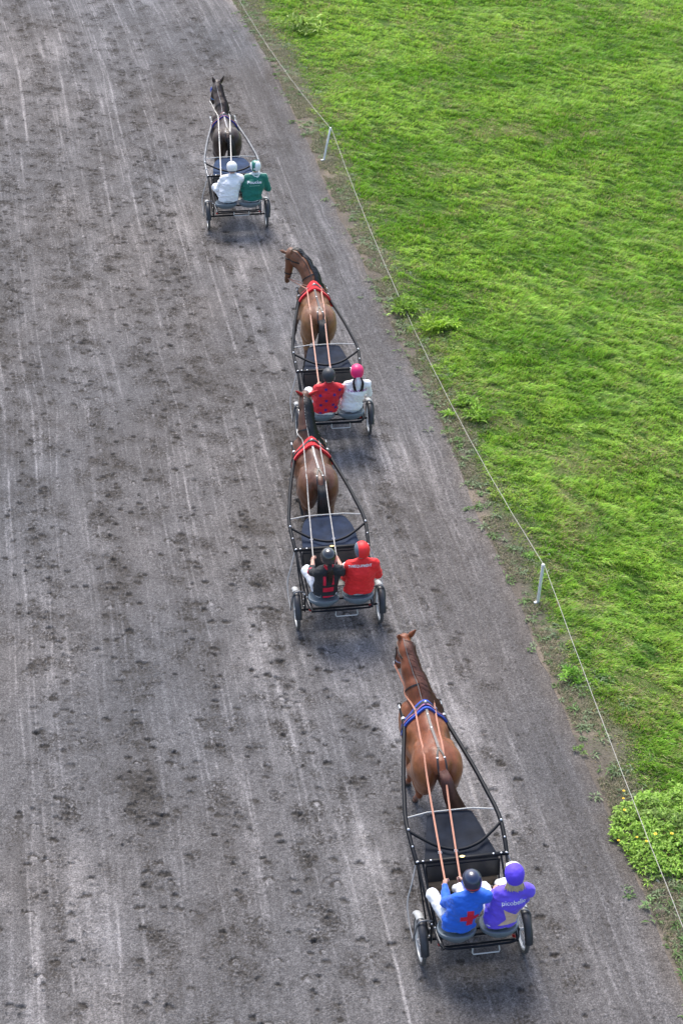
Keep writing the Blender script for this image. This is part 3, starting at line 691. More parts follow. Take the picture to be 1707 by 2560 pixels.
# ------------------------------------------------------------------ people
mskin = mat('skin', (.56, .33, .25), .5, nscale=16, namt=.1, spec=.4)
def ik(a, b, l1, l2, pole):
    a, b = Vector(a), Vector(b); d = b-a; L_ = min(d.length, (l1+l2)*.995); u = d.normalized(); b2 = a+u*L_
    x = (l1*l1-l2*l2+L_*L_)/(2*L_); hgt = math.sqrt(max(0, l1*l1-x*x)); p = Vector(pole); p = (p-u*p.dot(u)).normalized()
    return a+u*x+p*hgt
def hand(s, wr, d, pn, sgn, curl=1.):
    """palm, five separate bent fingers; d pointing direction, pn palm normal, sgn +1 right"""
    d = Vector(d).normalized(); pn = Vector(pn); pn = (pn-d*pn.dot(d)).normalized(); sd = d.cross(pn)*sgn
    wr = Vector(wr); pc = wr+d*.048
    M = Matrix((sd, d, pn)).transposed()
    s.ell(pc, (.041, .050, .016), M, .012)
    for k, (o_, ln) in enumerate(((-.030, .066), (-.010, .076), (.010, .072), (.029, .058))):
        p = wr+d*(.088-.004*abs(k-1))+sd*o_; an = 0; r = .0086
        for q, (fr, c_) in enumerate(((.46, 55), (.30, 62), (.24, 40))):
            an += R_(c_*curl*(1+.06*k)); dd = d*math.cos(an)+pn*math.sin(an); p2 = p+dd*ln*fr+sd*o_*.04
            s.cone(p, p2, r, r-.0009, .003); p = p2; r -= .0009
    p = wr+d*.025-sd*.034; p2 = p+(-sd*.75+d*.6+pn*.3).normalized()*.036; p3 = p2+(d*.6+pn*.75+sd*.1).normalized()*.03
    s.cone(p, p2, .0115, .0100, .010); s.cone(p2, p3, .0100, .0085, .003)
def headframe(yaw, pitch, roll=0):
    return (Matrix.Rotation(yaw, 3, 'Z') @ Matrix.Rotation(pitch, 3, 'X') @ Matrix.Rotation(roll, 3, 'Y'))
def person(i, lab, P, Hc, W, K, A, top, bottom=None, sleeves='long', yaw=0, hyaw=0, hpitch=-.1, group='drivers and passengers on the carts', hem=.775, bulk=1., seed=1, bare_from=None, hcurl=1.):
    X, Y, h = RIG[i]; P, Hc = Vector(P), Vector(Hc); base = Vector((P.x, P.y, 0))
    root = thing('person', lab, 'person', (X, Y, 0), h, group, base)
    RH = headframe(hyaw, hpitch); N_ = Hc+Vector((0, -.035, -.150)); up = (N_-P)
    C = P.lerp(N_, .60)+Vector((0, -.012, 0)); Ry = Matrix.Rotation(yaw, 3, 'Z')
    Sh = {s: N_+Ry @ Vector((s*.172*bulk, .0, -.078)) for s in (-1, 1)}
    Wr = {-1: Vector(W[0]), 1: Vector(W[1])}; Kn = {-1: Vector(K[0]), 1: Vector(K[1])}; An = {-1: Vector(A[0]), 1: Vector(A[1])}
    El = {s: ik(Sh[s], Wr[s], .285, .255, (s*.50, -.30, -.8)) for s in (-1, 1)}
    Hip = {s: P+Vector((s*.085, 0, -.015)) for s in (-1, 1)}
    pts = [P, Hc, *Sh.values(), *Wr.values(), *Kn.values(), *An.values(), *El.values()]
    lo = np.array([min(p[k] for p in pts) for k in range(3)])-[.2, .2, .14]; hi = np.array([max(p[k] for p in pts) for k in range(3)])+[.2, .25, .2]
    # --- body, one continuous surface
    b = SDF(lo, hi, .0072)
    b.cone(P, P.lerp(C, .6), .098, .095, .03, sx=1.35); b.cone(P.lerp(C, .5), C, .096, .108, .03, sx=1.35); b.cone(C, N_-Vector((0, 0, .05)), .105, .055, .03, sx=1.4)
    b.cone(Sh[-1], Sh[1], .05, .05, .03); b.cone(N_-Vector((0, 0, .04)), Hc-Vector((0, .02, .04)), .054, .050, .02)
    for s in (-1, 1):
        b.cone(Sh[s], El[s], .050, .041, .02); b.cone(El[s], El[s].lerp(Wr[s], .35), .041, .042, .02); b.cone(El[s].lerp(Wr[s], .35), Wr[s], .041, .026, .02)
        d = (Wr[s]-El[s]).normalized(); hand(b, Wr[s], d+Vector((0, 0, .15)), (-s*.75, .1, -.65), s, hcurl)
        b.cone(Hip[s], Kn[s], .078, .052, .03); b.cone(Kn[s], Kn[s].lerp(An[s], .35), .052, .054, .02); b.cone(Kn[s].lerp(An[s], .35), An[s], .052, .034, .02)
        b.cone(An[s]-Vector((0, .03, .02)), An[s]+Vector((0, .14, -.045)), .032, .026, .02)
    hd = lambda x, y, z: Hc+RH @ Vector((x, y, z))
    b.ell(hd(0, -.01, .03), (.074, .094, .088), RH, .02); b.ell(hd(0, .025, -.035), (.058, .066, .078), RH, .03)
    b.cone(hd(0, .086, .015), hd(0, .106, -.02), .009, .013, .012); b.ell(hd(0, .080, -.055), (.026, .014, .010), RH, .006); b.ell(hd(0, .072, -.093), (.022, .018, .016), RH, .02)
    for s in (-1, 1):
        b.ell(hd(s*.031, .094, .012), (.017, .014, .012), RH, .008, sub=True); b.ell(hd(s*.077, -.005, -.01), (.009, .021, .032), RH, .006)
    VFb = smooth_mesh(b.mesh(), 1, .4); body = part(root, 'body', VFb, mskin)
    me_ = mat('eye', (.7, .68, .64), .2)
    for s in (-1, 1): part(root, 'eye', G().ball(hd(s*.031, .080, .011), .0125, 8), me_, body)
    # --- top
    t = SDF(lo, hi, .0095); g = .018
    t.cone(P+Vector((0, 0, -.06)), P+Vector((0, 0, .05)), .138, .130, .03, sx=1.50*bulk); t.cone(P+Vector((0, 0, .05)), P.lerp(C, .7), .130, .128, .03, sx=1.50*bulk)
    t.cone(P.lerp(C, .6), C, .128, .138, .03, sx=1.48*bulk); t.cone(C, N_-Vector((0, 0, .04)), .136, .085, .04, sx=1.35*bulk)
    t.cone(Sh[-1], Sh[1], .078, .078, .045); t.cone(N_-Vector((0, 0, .02)), Sh[-1].lerp(N_, .3), .07, .07, .04); t.cone(N_-Vector((0, 0, .02)), Sh[1].lerp(N_, .3), .07, .07, .04)
    for s in (-1, 1):
        t.cone(Sh[s], El[s], .078*bulk, .062, .035)
        if sleeves == 'long': t.cone(El[s], El[s].lerp(Wr[s], .93), .062, .044, .02)
        elif sleeves == 'mid': t.cone(El[s], El[s].lerp(Wr[s], .35), .058, .052, .02)
    t.cone(N_-Vector((0, -.0, .03)), N_+Vector((0, .008, .030)), .070, .062, .022)
    t.wrinkle(.015, 8, 8, 15, seed); t.wrinkle(.009, 20, 20, 34, seed+5)
    Xg_, Yg_, Zg_ = t.grid()
    hemz = hem+.012*np.sin(Xg_*23+seed); t.D = np.maximum(t.D, hemz-Zg_)
    t.D = np.maximum(t.D, -(np.sqrt((Xg_-N_.x)**2+(Yg_-N_.y-.012)**2+((Zg_-(N_.z+.07))*.8)**2)-.058))
    VFt = smooth_mesh(t.mesh(), 1, .4)
    cf = top.get('colf'); col = None
    if cf is not None: col = cf(VFt[0], dict(P=P, N=N_, C=C, El=El, Sh=Sh, Wr=Wr))
    tp = part(root, top['name'], VFt, top['mat'], col=col)
    # --- trousers
    q = SDF(lo, hi, .0095)
    q.cone(P+Vector((0, 0, -.01)), P+Vector((0, .0, .0)), .130, .120, .03, sx=1.42)
    for s in (-1, 1):
        q.cone(Hip[s], Kn[s], .098, .076, .035); q.cone(Kn[s], An[s]+Vector((0, 0, .03)), .072, .050, .03)
    q.wrinkle(.014, 10, 9, 10, seed+9); q.wrinkle(.008, 24, 24, 24, seed+12)
    q.D = np.maximum(q.D, np.where(Yg_ < P.y+.22, .700-Zg_, -1)); q.D = np.maximum(q.D, np.where(Yg_ < P.y+.06, Zg_-(hem+.035), -1))
    part(root, 'trousers', smooth_mesh(q.mesh(), 1, .4), bottom or mat('white_trousers', (.84, .85, .87), .75, nscale=30, namt=.06, sheen=.2))
    for s in (-1, 1):
        g = G().tube(cr([An[s]+Vector((0, -.03, .05)), An[s]+Vector((0, -.035, -.02)), An[s]+Vector((0, .03, -.05)), An[s]+Vector((0, .13, -.055)), An[s]+Vector((0, .185, -.05))], 3), [.048]*4+[.045]*3+[.042]*3+[.04]*2+[.02], 12)
        part(root, 'boot', g, mat('boot_leather', (.03, .025, .02), .45))
    return dict(root=root, top=tp, bvh=bvh(VFt), N=N_, P=P, C=C, Hc=Hc, hd=hd, RH=RH, Wr=Wr, El=El, Sh=Sh, body=body)

def helmet(p, name, colf, rough=.3, coat=.5, visor=None, peak=0., low=.0, lump=0., scale=1., label=None, white_front=False):
    Hc, RH = p['Hc'], p['RH']; r = .26*scale; lo = np.array(Hc)-r; s = SDF(lo, np.array(Hc)+r, .0075)
    hd = p['hd']; s.ell(hd(0, -.012, .045), (.119*scale, .142*scale, .118*scale), RH, .01)
    s.ell(hd(0, -.055, -.005), (.104*scale, .095*scale, .10*scale), RH, .03)
    if peak: s.ell(hd(0, .115, .065), (.088, .075+peak, .030), RH @ Matrix.Rotation(-.15, 3, 'X'), .02)
    if lump: s.wrinkle(lump, 30, 30, 24, 5)
    X_, Y_, Z_ = s.grid(); n = RH @ Vector((0, -.22, 1)).normalized(); c0 = hd(0, -.02, -.035+low)
    s.D = np.maximum(s.D, -((X_-c0.x)*n.x+(Y_-c0.y)*n.y+(Z_-c0.z)*n.z))
    f_, u_ = RH @ Vector((0, 1, 0)), RH @ Vector((0, 0, 1)); yy = (X_-Hc.x)*f_.x+(Y_-Hc.y)*f_.y+(Z_-Hc.z)*f_.z; zz = (X_-Hc.x)*u_.x+(Y_-Hc.y)*u_.y+(Z_-Hc.z)*u_.z
    s.D = np.maximum(s.D, np.minimum(yy-.052, .044-zz))
    VF = smooth_mesh(s.mesh(), 1, .5); loc = (VF[0]-np.array(Hc, np.float32)) @ np.array(RH, np.float32)
    m = mat(name+'_'+str(round(rough*100))+'_'+str(round(coat*10)), (1, 1, 1), rough, attr=True, coat=coat, nscale=20, namt=.04)
    return part(p['root'], name, VF, m, col=colf(loc), label=label)
def solid(c): return lambda L_: np.tile(np.array(c, float), (len(L_), 1))

def decal(p, name, polys, m, cx, cz, width=None, rot=0., holes=False, off=.0035, text=None, size=.05, tw=1., cy=None):
    """flat artwork (x right, z up, metres) pressed on to the back of the garment"""
    bm = bmesh.new()
    if text:
        cu = bpy.data.curves.new('t', 'FONT'); cu.body = text; cu.size = 1; cu.align_x = 'CENTER'; cu.align_y = 'CENTER'; cu.offset = .012*tw
        ob = bpy.data.objects.new('t', cu); me = ob.to_mesh(); bm.from_mesh(me); ob.to_mesh_clear(); bpy.data.objects.remove(ob); bpy.data.curves.remove(cu)
        xs_ = [v.co.x for v in bm.verts]; sx = width/(max(xs_)-min(xs_)); mx = (max(xs_)+min(xs_))/2
        for v in bm.verts: v.co = Vector(((v.co.x-mx)*sx, v.co.y*size, 0))
    else:
        for poly in polys: bm.faces.new([bm.verts.new((x, z, 0)) for x, z in poly])
    bmesh.ops.triangulate(bm, faces=bm.faces)
    for _ in range(7):
        L_ = [e for e in bm.edges if e.calc_length() > .016]
        if not L_: break
        bmesh.ops.subdivide_edges(bm, edges=L_, cuts=1); bmesh.ops.triangulate(bm, faces=[f for f in bm.faces if len(f.verts) > 3])
    B_ = p['bvh']; c, s_ = math.cos(rot), math.sin(rot); V = []; dead = set(); ly = p['C'].y
    d = Vector((0, .80, -.25)).normalized()
    vx = Vector((1, 0, 0))
    for v in bm.verts:
        x, z = c*v.co.x-s_*v.co.y, s_*v.co.x+c*v.co.y
        if cy is None: o_ = Vector((cx+x, ly-.6, cz+z+.46*.3125)); dd = d
        else: o_ = Vector((cx+x, cy+z, 2.2)); dd = Vector((0, 0, -1))
        hit = B_.ray_cast(o_, dd)
        if hit[0] is None: dead.add(v.index); V.append((0, 0, 0))
        else: V.append(hit[0]-dd*off)
    g = G(); F = [tuple(w.index for w in f.verts) for f in bm.faces if not any(w.index in dead for w in f.verts)]
    use = sorted({k for f in F for k in f}); mp_ = {k: j for j, k in enumerate(use)}
    g.add([V[k] for k in use], [tuple(mp_[k] for k in f) for f in F]); bm.free()
    return part(p['root'], name, g, m, p['top'], smooth=False)
def rect(x0, x1, z0, z1): return [(x0, z0), (x1, z0), (x1, z1), (x0, z1)]
def star(cx, cz, r, n=5, a0=0., inner=.45):
    return [(cx+(r if k % 2 == 0 else r*inner)*math.sin(a0+math.pi*k/n), cz+(r if k % 2 == 0 else r*inner)*math.cos(a0+math.pi*k/n)) for k in range(2*n)]
def strands(p, name, paths, n, spread, r, m, parent=None, taper=.5, seed=3):
    rr = random.Random(seed); g = G()
    for path in paths:
        for k in range(n):
            a, b = rr.gauss(0, spread), rr.gauss(0, spread*.7); ln = rr.uniform(.82, 1.0); q = cr(path, 4); q = q[:max(3, int(len(q)*ln))]; m_ = len(q)
            P = [v+Vector((a*(.45+.75*j/m_)+rr.gauss(0, spread*.10), b*(.6+.4*j/m_), rr.gauss(0, spread*.12))) for j, v in enumerate(q)]
            g.tube(P, [r*(1-taper*j/m_) for j in range(m_)], 4, flat=.6)
    return part(p['root'] if isinstance(p, dict) else p, name, g, m, parent)

# ------------------------------------------------------------------ horses
def horse(i, lab, coat, points, neck, muz, ears, legs, tail, pad, earhood=None, mane=(.02, .015, .012), manedir=1, tailc=None, seed=1, extras=None):
    X, Y, h = RIG[i]; base = Vector((0, 2.7, 0)); root = thing('horse', lab, 'horse', (X, Y, 0), h, 'trotting horses harnessed to the carts', base)
    nk = [Vector(p) for p in neck]; poll = nk[-1]; muz = Vector(muz); hdv = (muz-poll).normalized(); hl = (muz-poll).length
    pts = [poll, muz, Vector((0, 1.75, 0)), Vector((0, 3.75, 1.7))]+[Vector(e) for e in ears]+[Vector(q) for L_ in legs for q in L_]
    lo = np.array([min(p[k] for p in pts) for k in range(3)])-[.22, .18, .0]; hi = np.array([max(p[k] for p in pts) for k in range(3)])+[.22, .2, .06]
    lo[0] = min(lo[0], -.42); hi[0] = max(hi[0], .42); lo[2] = -.01
    s = SDF(lo, hi, .0125)
    # trunk
    s.cone((0, 2.50, 1.17), (0, 2.95, 1.16), .268, .305, .05, sx=.98); s.cone((0, 2.95, 1.17), (0, 3.35, 1.17), .310, .275, .06, sx=.92)
    s.ell((0, 2.92, 1.08), (.315, .40, .31), None, .05)
    for q in (-1, 1):
        s.ell((q*.160, 2.27, 1.20), (.178, .31, .285), None, .035); s.ell((q*.165, 2.27, 1.04), (.150, .21, .26), None, .05)
        s.ell((q*.185, 3.32, 1.16), (.125, .23, .30), Matrix.Rotation(-.25, 3, 'X'), .04); s.ell((q*.10, 3.50, 1.10), (.12, .16, .20), None, .05)
        s.ell((q*.175, 2.50, 1.36), (.095, .10, .070), None, .06)
        s.ell((q*.30, 2.70, 1.30), (.05, .11, .11), None, .10, sub=True)
        s.ell((q*.20, 3.05, 1.42), (.06, .10, .10), None, .08, sub=True) if False else None
    s.ell((0, 2.30, 1.385), (.20, .37, .165), None, .05); s.cone((0, 2.5, 1.41), (0, 3.0, 1.43), .10, .12, .08, sx=.85); s.ell((0, 3.22, 1.47), (.080, .27, .145), None, .07)
    s.ell((0, 2.03, 1.38), (.10, .15, .11), None, .05); s.cone((0, 2.0, 1.44), (0, 1.89, 1.40), .045, .036, .03)
    s.ell((0, 1.93, 1.10), (.040, .10, .26), None, .05, sub=True); s.ell((0, 2.30, 1.62), (.018, .26, .05), None, .05, sub=True)
    s.cone((0, 2.20, 1.72), (0, 1.98, 1.62), .03, .03, .05, sub=False) if False else None
    # neck
    nn = len(nk); rz = [.27, .215, .175, .152, .136][:nn] if nn == 5 else [.27, .20, .155, .115]
    s.chain(nk, rz, .05, sx=.69, sy=1.)
    s.cone(nk[0]+Vector((0, .04, -.16)), nk[1]+Vector((0, .0, -.08)), .20, .14, .07, sx=.68)
    # head
    fx = (Vector(ears[1])-Vector(ears[0])); fx = (fx-hdv*fx.dot(hdv)).normalized(); fn = fx.cross(hdv)*-1
    if fn.dot(poll-nk[-2]) < 0 and False: fn = -fn
    fn = hdv.cross(fx)*-1
    fn = fn if fn.dot((poll-nk[-2]).normalized()) > 0 else -fn
    Mh = Matrix((fx, hdv, fn)).transposed(); hp = lambda a, b_, c_: poll+fx*a+hdv*(b_*hl/.6)+fn*c_
    s.ell(hp(0, .06, .0), (.098, .125, .100), Mh, .04); s.cone(hp(0, .12, .0), hp(0, .34, -.005), .090, .070, .04, sx=1.)
    s.cone(hp(0, .34, -.005), hp(0, .53, -.01), .068, .054, .03); s.ell(hp(0, .57, -.012), (.052, .055, .056), Mh, .03)
    s.ell(hp(0, .17, -.075), (.062, .13, .085), Mh, .04)
    for q in (-1, 1):
        s.ell(hp(q*.075, .16, .025), (.024, .034, .026), Mh, .015); s.ell(hp(q*.032, .575, .03), (.013, .02, .012), Mh, .006, sub=True)
    hoodE = []
    for e, q in zip(ears, (-1, 1)):
        e = Vector(e); b0 = hp(q*.055, -.005, .055); m_ = b0.lerp(e, .5)+(e-b0).cross(hdv).normalized()*0
        s.cone(b0, m_, .032, .040, .012); s.cone(m_, e, .039, .008, .006); hoodE.append((b0, m_, e))
    # legs: legs[k] = joints; 0,1 fore (left,right)  2,3 hind (left,right)
    for k, J in enumerate(legs):
        J = [Vector(q) for q in J]
        if k < 2:
            sx_ = J[0].x; s.cone((sx_*.95, 3.34, 1.02), J[0], .125, .088, .05); s.cone(J[0], J[1], .080, .046, .03); s.ell(J[1], (.043, .047, .058), None, .02)
            s.cone(J[1], J[2], .036, .029, .02)
        else:
            sx_ = -.17 if k == 2 else .17; s.cone((sx_, 2.32, 1.08), J[0], .16, .120, .05); s.cone(J[0], J[1], .100, .044, .03); s.ell(J[1], (.042, .060, .062), None, .02)
            s.cone(J[1], J[2], .040, .030, .02)
        s.ell(J[2], (.036, .040, .040), None, .015)
        u = (J[3]-J[2]).normalized(); s.cone(J[2], J[3], .031, .036, .012)
    s.wrinkle(.012, 5, 6, 5, seed*31); s.wrinkle(.004, 14, 14, 14, seed*31+3); VF = smooth_mesh(s.mesh(), 2, .5); V = VF[0]
    c = np.tile(np.array(coat, float), (len(V), 1)); nz = n2(V[:, 0]*3+V[:, 2]*2, V[:, 1]*3-V[:, 2]*2, 200+seed, 3)[:, None]; c *= 1+.16*nz
    if points is not None:
        low = 1-sstep(.35, .78, V[:, 2]+.05*nz[:, 0]); dm = np.linalg.norm(V-np.array(muz), axis=1); mz = 1-sstep(.06, .17, dm)
        a = np.clip(low+mz*.8, 0, 1)[:, None]; c = c*(1-a)+np.array(points)*a
    sad = extras.get('flank') if extras else None
    if sad is not None:
        w = (sstep(1.55, 1.25, V[:, 2])*sstep(.05, .24, np.abs(V[:, 0])))[:, None]*(V[:, 2] > .6)[:, None]; c = c*(1-w*.75)+np.array(sad)*w*.75
    m = mat('horse_coat', (.2, .1, .05), .36, attr=True, nscale=11, namt=.22, bump=.003, bscale=80, spec=.42, sheen=.08, stretch=(3, 1, 1))
    body = part(root, 'body', VF, m, col=c)
    for J in legs:
        f_, e_ = Vector(J[2]), Vector(J[3]); u = (e_-f_).normalized()
        part(root, 'hoof', G().tube([e_-u*.02, e_+u*.015, e_+u*.06], [.038, .046, .058], 14), mat('hoof_horn', (.07, .06, .05), .55, nscale=20, namt=.3))
    B_ = bvh(VF)
    for q in (-1, 1): part(root, 'eye', G().ball(hp(q*.088, .165, .028), .017, 10), mat('horse_eye', (.01, .007, .005), .08, coat=1), body)
    # mane: strands along the crest falling to one side
    rr = random.Random(seed*7+1); g = G(); crest = cr(nk, 10); mm = mat('mane_%d' % i, mane, .5, nscale=20, namt=.3, spec=.5)
    up = Vector((0, 0, 1)); nC = len(crest)
    for k in range(760):
        t_ = rr.random(); j = min(int(t_*(nC-1)), nC-2); c0 = crest[j].lerp(crest[j+1], t_*(nC-1)-j); tg = (crest[j+1]-crest[j]).normalized()
        sd = tg.cross(up).normalized(); nrm = sd.cross(tg).normalized()
        if nrm.z < 0 and nrm.y > 0: nrm = -nrm
        nrm = (nrm if (nrm.y < .2) else nrm)
        o_ = c0+nrm*.45; hit = B_.ray_cast(o_, -nrm)
        if hit[0] is None: continue
        ph = rr.gauss(0, .035); wv = rr.uniform(.1, .8); r0 = hit[0]; ln = rr.uniform(.10, .25)*(extras or {}).get('manelen', 1); path = []
        for q in range(6):
            a = q/5; o2 = c0+sd*(manedir*(-.03+ln*1.0*a))+nrm*.5-tg*ln*.95*a; h2 = B_.ray_cast(o2, -nrm)
            if h2[0] is None or (h2[0]-r0).length > .45: path.append(path[-1]+Vector((0, 0, -.03)) if path else r0); continue
            path.append(h2[0]+nrm*(.012+.028*math.sin(a*2.6)*wv+rr.gauss(0, .002))+tg*ph*a+sd*manedir*.015*a*wv)
        g.tube(path, [.0055, .006, .006, .005, .004, .0015], 4, flat=.5, up=nrm)
    part(root, 'mane', g, mm)
    # tail
    T = [Vector(q) for q in tail]; g = G(); g.tube(cr(T, 4), [.030*(1-.2*abs(2*j/(4*(len(T)-1))-1)) if j < 3*(len(T)-1) else .012 for j in range(4*(len(T)-1)+1)], 10, flat=.75)
    for k in range(560):
        a = rr.uniform(0, 6.28); rad = math.sqrt(rr.random())*.080; ln = rr.uniform(.75, 1.12); q = cr(T, 5); m_ = len(q); st_ = rr.randint(0, 5)
        P = []
        for j in range(st_, m_):
            f_ = j/m_; w = .55+1.0*f_-.5*max(0, f_-.7)*2; P.append(q[j]+Vector((math.cos(a)*rad*w*1.15+math.sin(f_*5+k)*.008*f_, math.sin(a)*rad*w, rr.gauss(0, .001))))
        P.append(P[-1]+(P[-1]-P[-2])*ln*rr.uniform(.5, 4)+Vector((rr.gauss(0, .07), rr.gauss(0, .045), -.02))); L_ = len(P)
        g.tube(P, [.0055]*(L_-3)+[.0045, .003, .0012], 4, flat=.6)
    part(root, 'tail', g, mat('tail_%d' % i, tailc or mane, .5, nscale=20, namt=.3, spec=.5))
    # tack
    def wrap(y, z, a0, a1, n, wd, off, th, tilt=0., name='girth', m=None, parent=None, xc=0.):
        V = []; F = []
        for k in range(n+1):
            a = R_(a0+(a1-a0)*k/n); d = Vector((math.sin(a), 0, math.cos(a))); row = []
            for q in (-1, 1):
                yy = y+q*wd/2+tilt*math.cos(a); o_ = Vector((xc, yy, z))+d*.8; hit = B_.ray_cast(o_, -d)
                row.append((hit[0] if hit[0] is not None else Vector((xc, yy, z))+d*.3, d))
            dist = max((r_[0]-Vector((xc, y, z))).dot(d) for r_ in row)
            for q, (hp_, d_) in zip((-1, 1), row):
                b0 = Vector((xc, y+q*wd/2+tilt*math.cos(a), z))
                V.append(hp_+d_*off); V.append(hp_+d_*(off+th))
        for k in range(n):
            a = k*4; b_ = a+4; F += [(a+1, a+3, b_+3, b_+1), (a, b_, b_+2, a+2), (a, a+1, b_+1, b_), (a+2, b_+2, b_+3, a+3)]
        F += [(0, 2, 3, 1), (n*4, n*4+1, n*4+3, n*4+2)]
        return part(root, name, G().add(V, F), m, parent)
    mbl = mat('black_leather', (.02, .02, .022), .4, nscale=30, namt=.3); padm = mat('saddle_pad_%d' % i, pad[0], .8, nscale=60, namt=.35, bump=.004, bscale=90, sheen=.3)
    ys = extras.get('sy', 3.05) if extras else 3.05
    fl = len(pad) == 1; sp = wrap(ys, 1.22, -96, 96, 30, .20 if fl else .155, .004, .040 if fl else .024, name='saddle_pad', m=padm)
    if len(pad) > 1: wrap(ys+.055, 1.22, -88, 88, 28, .034, .026, .008, name='piping', m=mat('pad_piping_%d' % i, pad[1], .8), parent=sp); wrap(ys-.062, 1.22, -88, 88, 28, .022, .026, .008, name='piping', m=mat('pad_piping_%d' % i, pad[1], .8), parent=sp)
    if len(pad) > 2: wrap(ys-.02, 1.22, -70, 70, 26, .022, .037, .006, name='piping', m=mat('pad_stripe_%d' % i, pad[2], .8), parent=sp)
    gi = wrap(ys+.005, 1.22, -104, 104, 30, .05 if fl else .075, .045 if fl else .029, .010, name='saddle', m=mbl)
    wrap(ys+.01, 1.22, 88, 272, 24, .05, .004, .010, name='girth', m=mbl)
    # terrets, back hook
    def top_at(x, y, off=0.): 
        hit = B_.ray_cast(Vector((x, y, 2.3)), Vector((0, 0, -1))); return (hit[0].z if hit[0] is not None else 1.5)+off
    TR = {}
    for q in (-1, 1):
        zt = top_at(q*.135, ys)+.05; c0 = Vector((q*.135, ys, zt+.026)); TR[q] = c0
        part(root, 'terret', G().tube([c0+Vector((.024*math.cos(a*.785), 0, .026*math.sin(a*.785))) for a in range(8)], .0055, 6, closed=True), mchr, gi)
    part(root, 'check_hook', G().ball((0, ys, top_at(0, ys)+.055), .020, 8, (1, 1, .8)), mchr, gi)
    sm = mat('back_strap_%d' % i, (extras or {}).get('strap', (.10, .10, .10)), .5, nscale=30, namt=.3)
    bs = [Vector((0, ys-.07-k*(ys-.07-2.2)/10, 0)) for k in range(11)]; g = G()
    for q in bs: q.z = top_at(0, q.y, .012)
    g.tube(bs, .017, 4, flat=.3, up=Vector((0, 0, 1)))
    st_ = part(root, 'back_strap', g, sm)
    for q in (-1, 1):
        g = G(); P = [Vector((0, 2.2, 0)), Vector((q*.035, 2.1, 0)), Vector((q*.052, 2.0, 0)), Vector((q*.055, 1.93, 0))]
        for v in P: v.z = top_at(v.x, v.y, .010)
        P.append(Vector((q*.05, 1.875, 1.36))); P.append(Vector((q*.02, 1.855, 1.33))); g.tube(P, .012, 4, flat=.4, up=Vector((0, -.3, 1)))
        part(root, 'crupper', g, mbl, st_)
    for x_, y_ in ((0, 2.66), (0, 2.92), (-.048, 2.03), (.048, 2.03)): part(root, 'buckle', G().ball((x_, y_, top_at(x_, y_, .016)), .017, 8, (1, 1, .5)), mchr, st_)
    # bridle: loops round the head and neck
    def loop(c0, ax, r, off, wd, a0, a1, n, name, m, parent=None, closed=True, th=.4):
        ax = ax.normalized(); u = ax.cross(fx); u = u.normalized() if u.length > .1 else ax.cross(up).normalized(); v_ = ax.cross(u); P = []; U = []
        for k in range(n):
            a = R_(a0+(a1-a0)*k/(n if closed else n-1)); d = u*math.cos(a)+v_*math.sin(a); hit = B_.ray_cast(c0+d*r, -d)
            if hit[0] is not None: P.append(hit[0]+d*off); U.append(d)
        if len(P) < 4: return None
        return part(root, name, G().tube(P, wd, 4, flat=th, closed=closed and abs(a1-a0) >= 359, up=U), m, parent)
    br = loop(hp(0, .045, 0), hdv*.92-fn*.30, .4, .005, .013, 0, 360, 30, 'headstall', mbl)
    loop(hp(0, .40, -.01), hdv, .3, .004, .011, 0, 360, 26, 'noseband', mat('noseband_%d' % i, (extras or {}).get('nose', (.5, .5, .6)), .8), br)
    for q in (-1, 1):
        P = []
        for k in range(8):
            b_ = .05+.47*k/7; hit = B_.ray_cast(hp(q*.3, b_, -.01), -fx*q); P.append(hit[0]+fx*q*.006 if hit[0] is not None else hp(q*.08, b_, 0))
        part(root, 'cheek_strap', G().tube(P, .009, 4, flat=.4, up=fx*q), mbl, br)
        bl = (extras or {}).get('blinker')
        if bl: part(root, 'blinker', G().box(hp(q*.115, .17, .02), (.012, .10, .09), Mh, .004), mat('blinker_%d' % i, bl, .5), br)
        part(root, 'bit_ring', G().tube([P[-1]+hdv*.03*math.cos(a*.785)+fn*.03*math.sin(a*.785)+fx*q*.006 for a in range(8)], .005, 6, closed=True), mchr, br)
    bits = {q: hp(q*.068, .515, -.01) for q in (-1, 1)}
    tg0 = (nk[2]-nk[1]).normalized(); loop(nk[1].lerp(nk[2], .1), tg0, .55, .008, .010, 0, 360, 34, 'neck_strap', mbl)
    # overcheck strap from poll back to the saddle
    P = []
    for k in range(12):
        a = k/11; j = (1-a)*(nC-1); j0 = min(int(j), nC-2); c0 = crest[j0].lerp(crest[j0+1], j-j0)
        if a > .82: c0 = crest[0].lerp(Vector((0, ys, 1.5)), (a-.82)/.18)
        q = c0+Vector((-.03*manedir, -.25, .5)); d = Vector((0, .25, -.5)).normalized(); hit = B_.ray_cast(q, d)
        if hit[0] is not None: P.append(hit[0]-d*.012)
    if len(P) > 3: part(root, 'overcheck', G().tube(P, .007, 5), sm, br)
    if earhood:
        g = G()
        for (b0, m_, e) in hoodE: g.tube([b0-(e-b0)*.15, b0, m_, b0.lerp(e, .85), e+(e-b0)*.12], [.045, .045, .044, .026, .006], 12, flat=.75)
        part(root, 'ear_hood', g, mat('ear_hood', earhood, .85, nscale=40, namt=.15))
    if (extras or {}).get('plate'):
        q = hp(0, -.035, .075); part(root, 'number_plate', G().box(q, (.03, .008, .04), Mh @ Matrix.Rotation(-.6, 3, 'X'), .002), mat('plate', (.8, .8, .8), .4), br)
    return dict(root=root, bvh=B_, TR=TR, bits=bits, top_at=top_at, hp=hp)

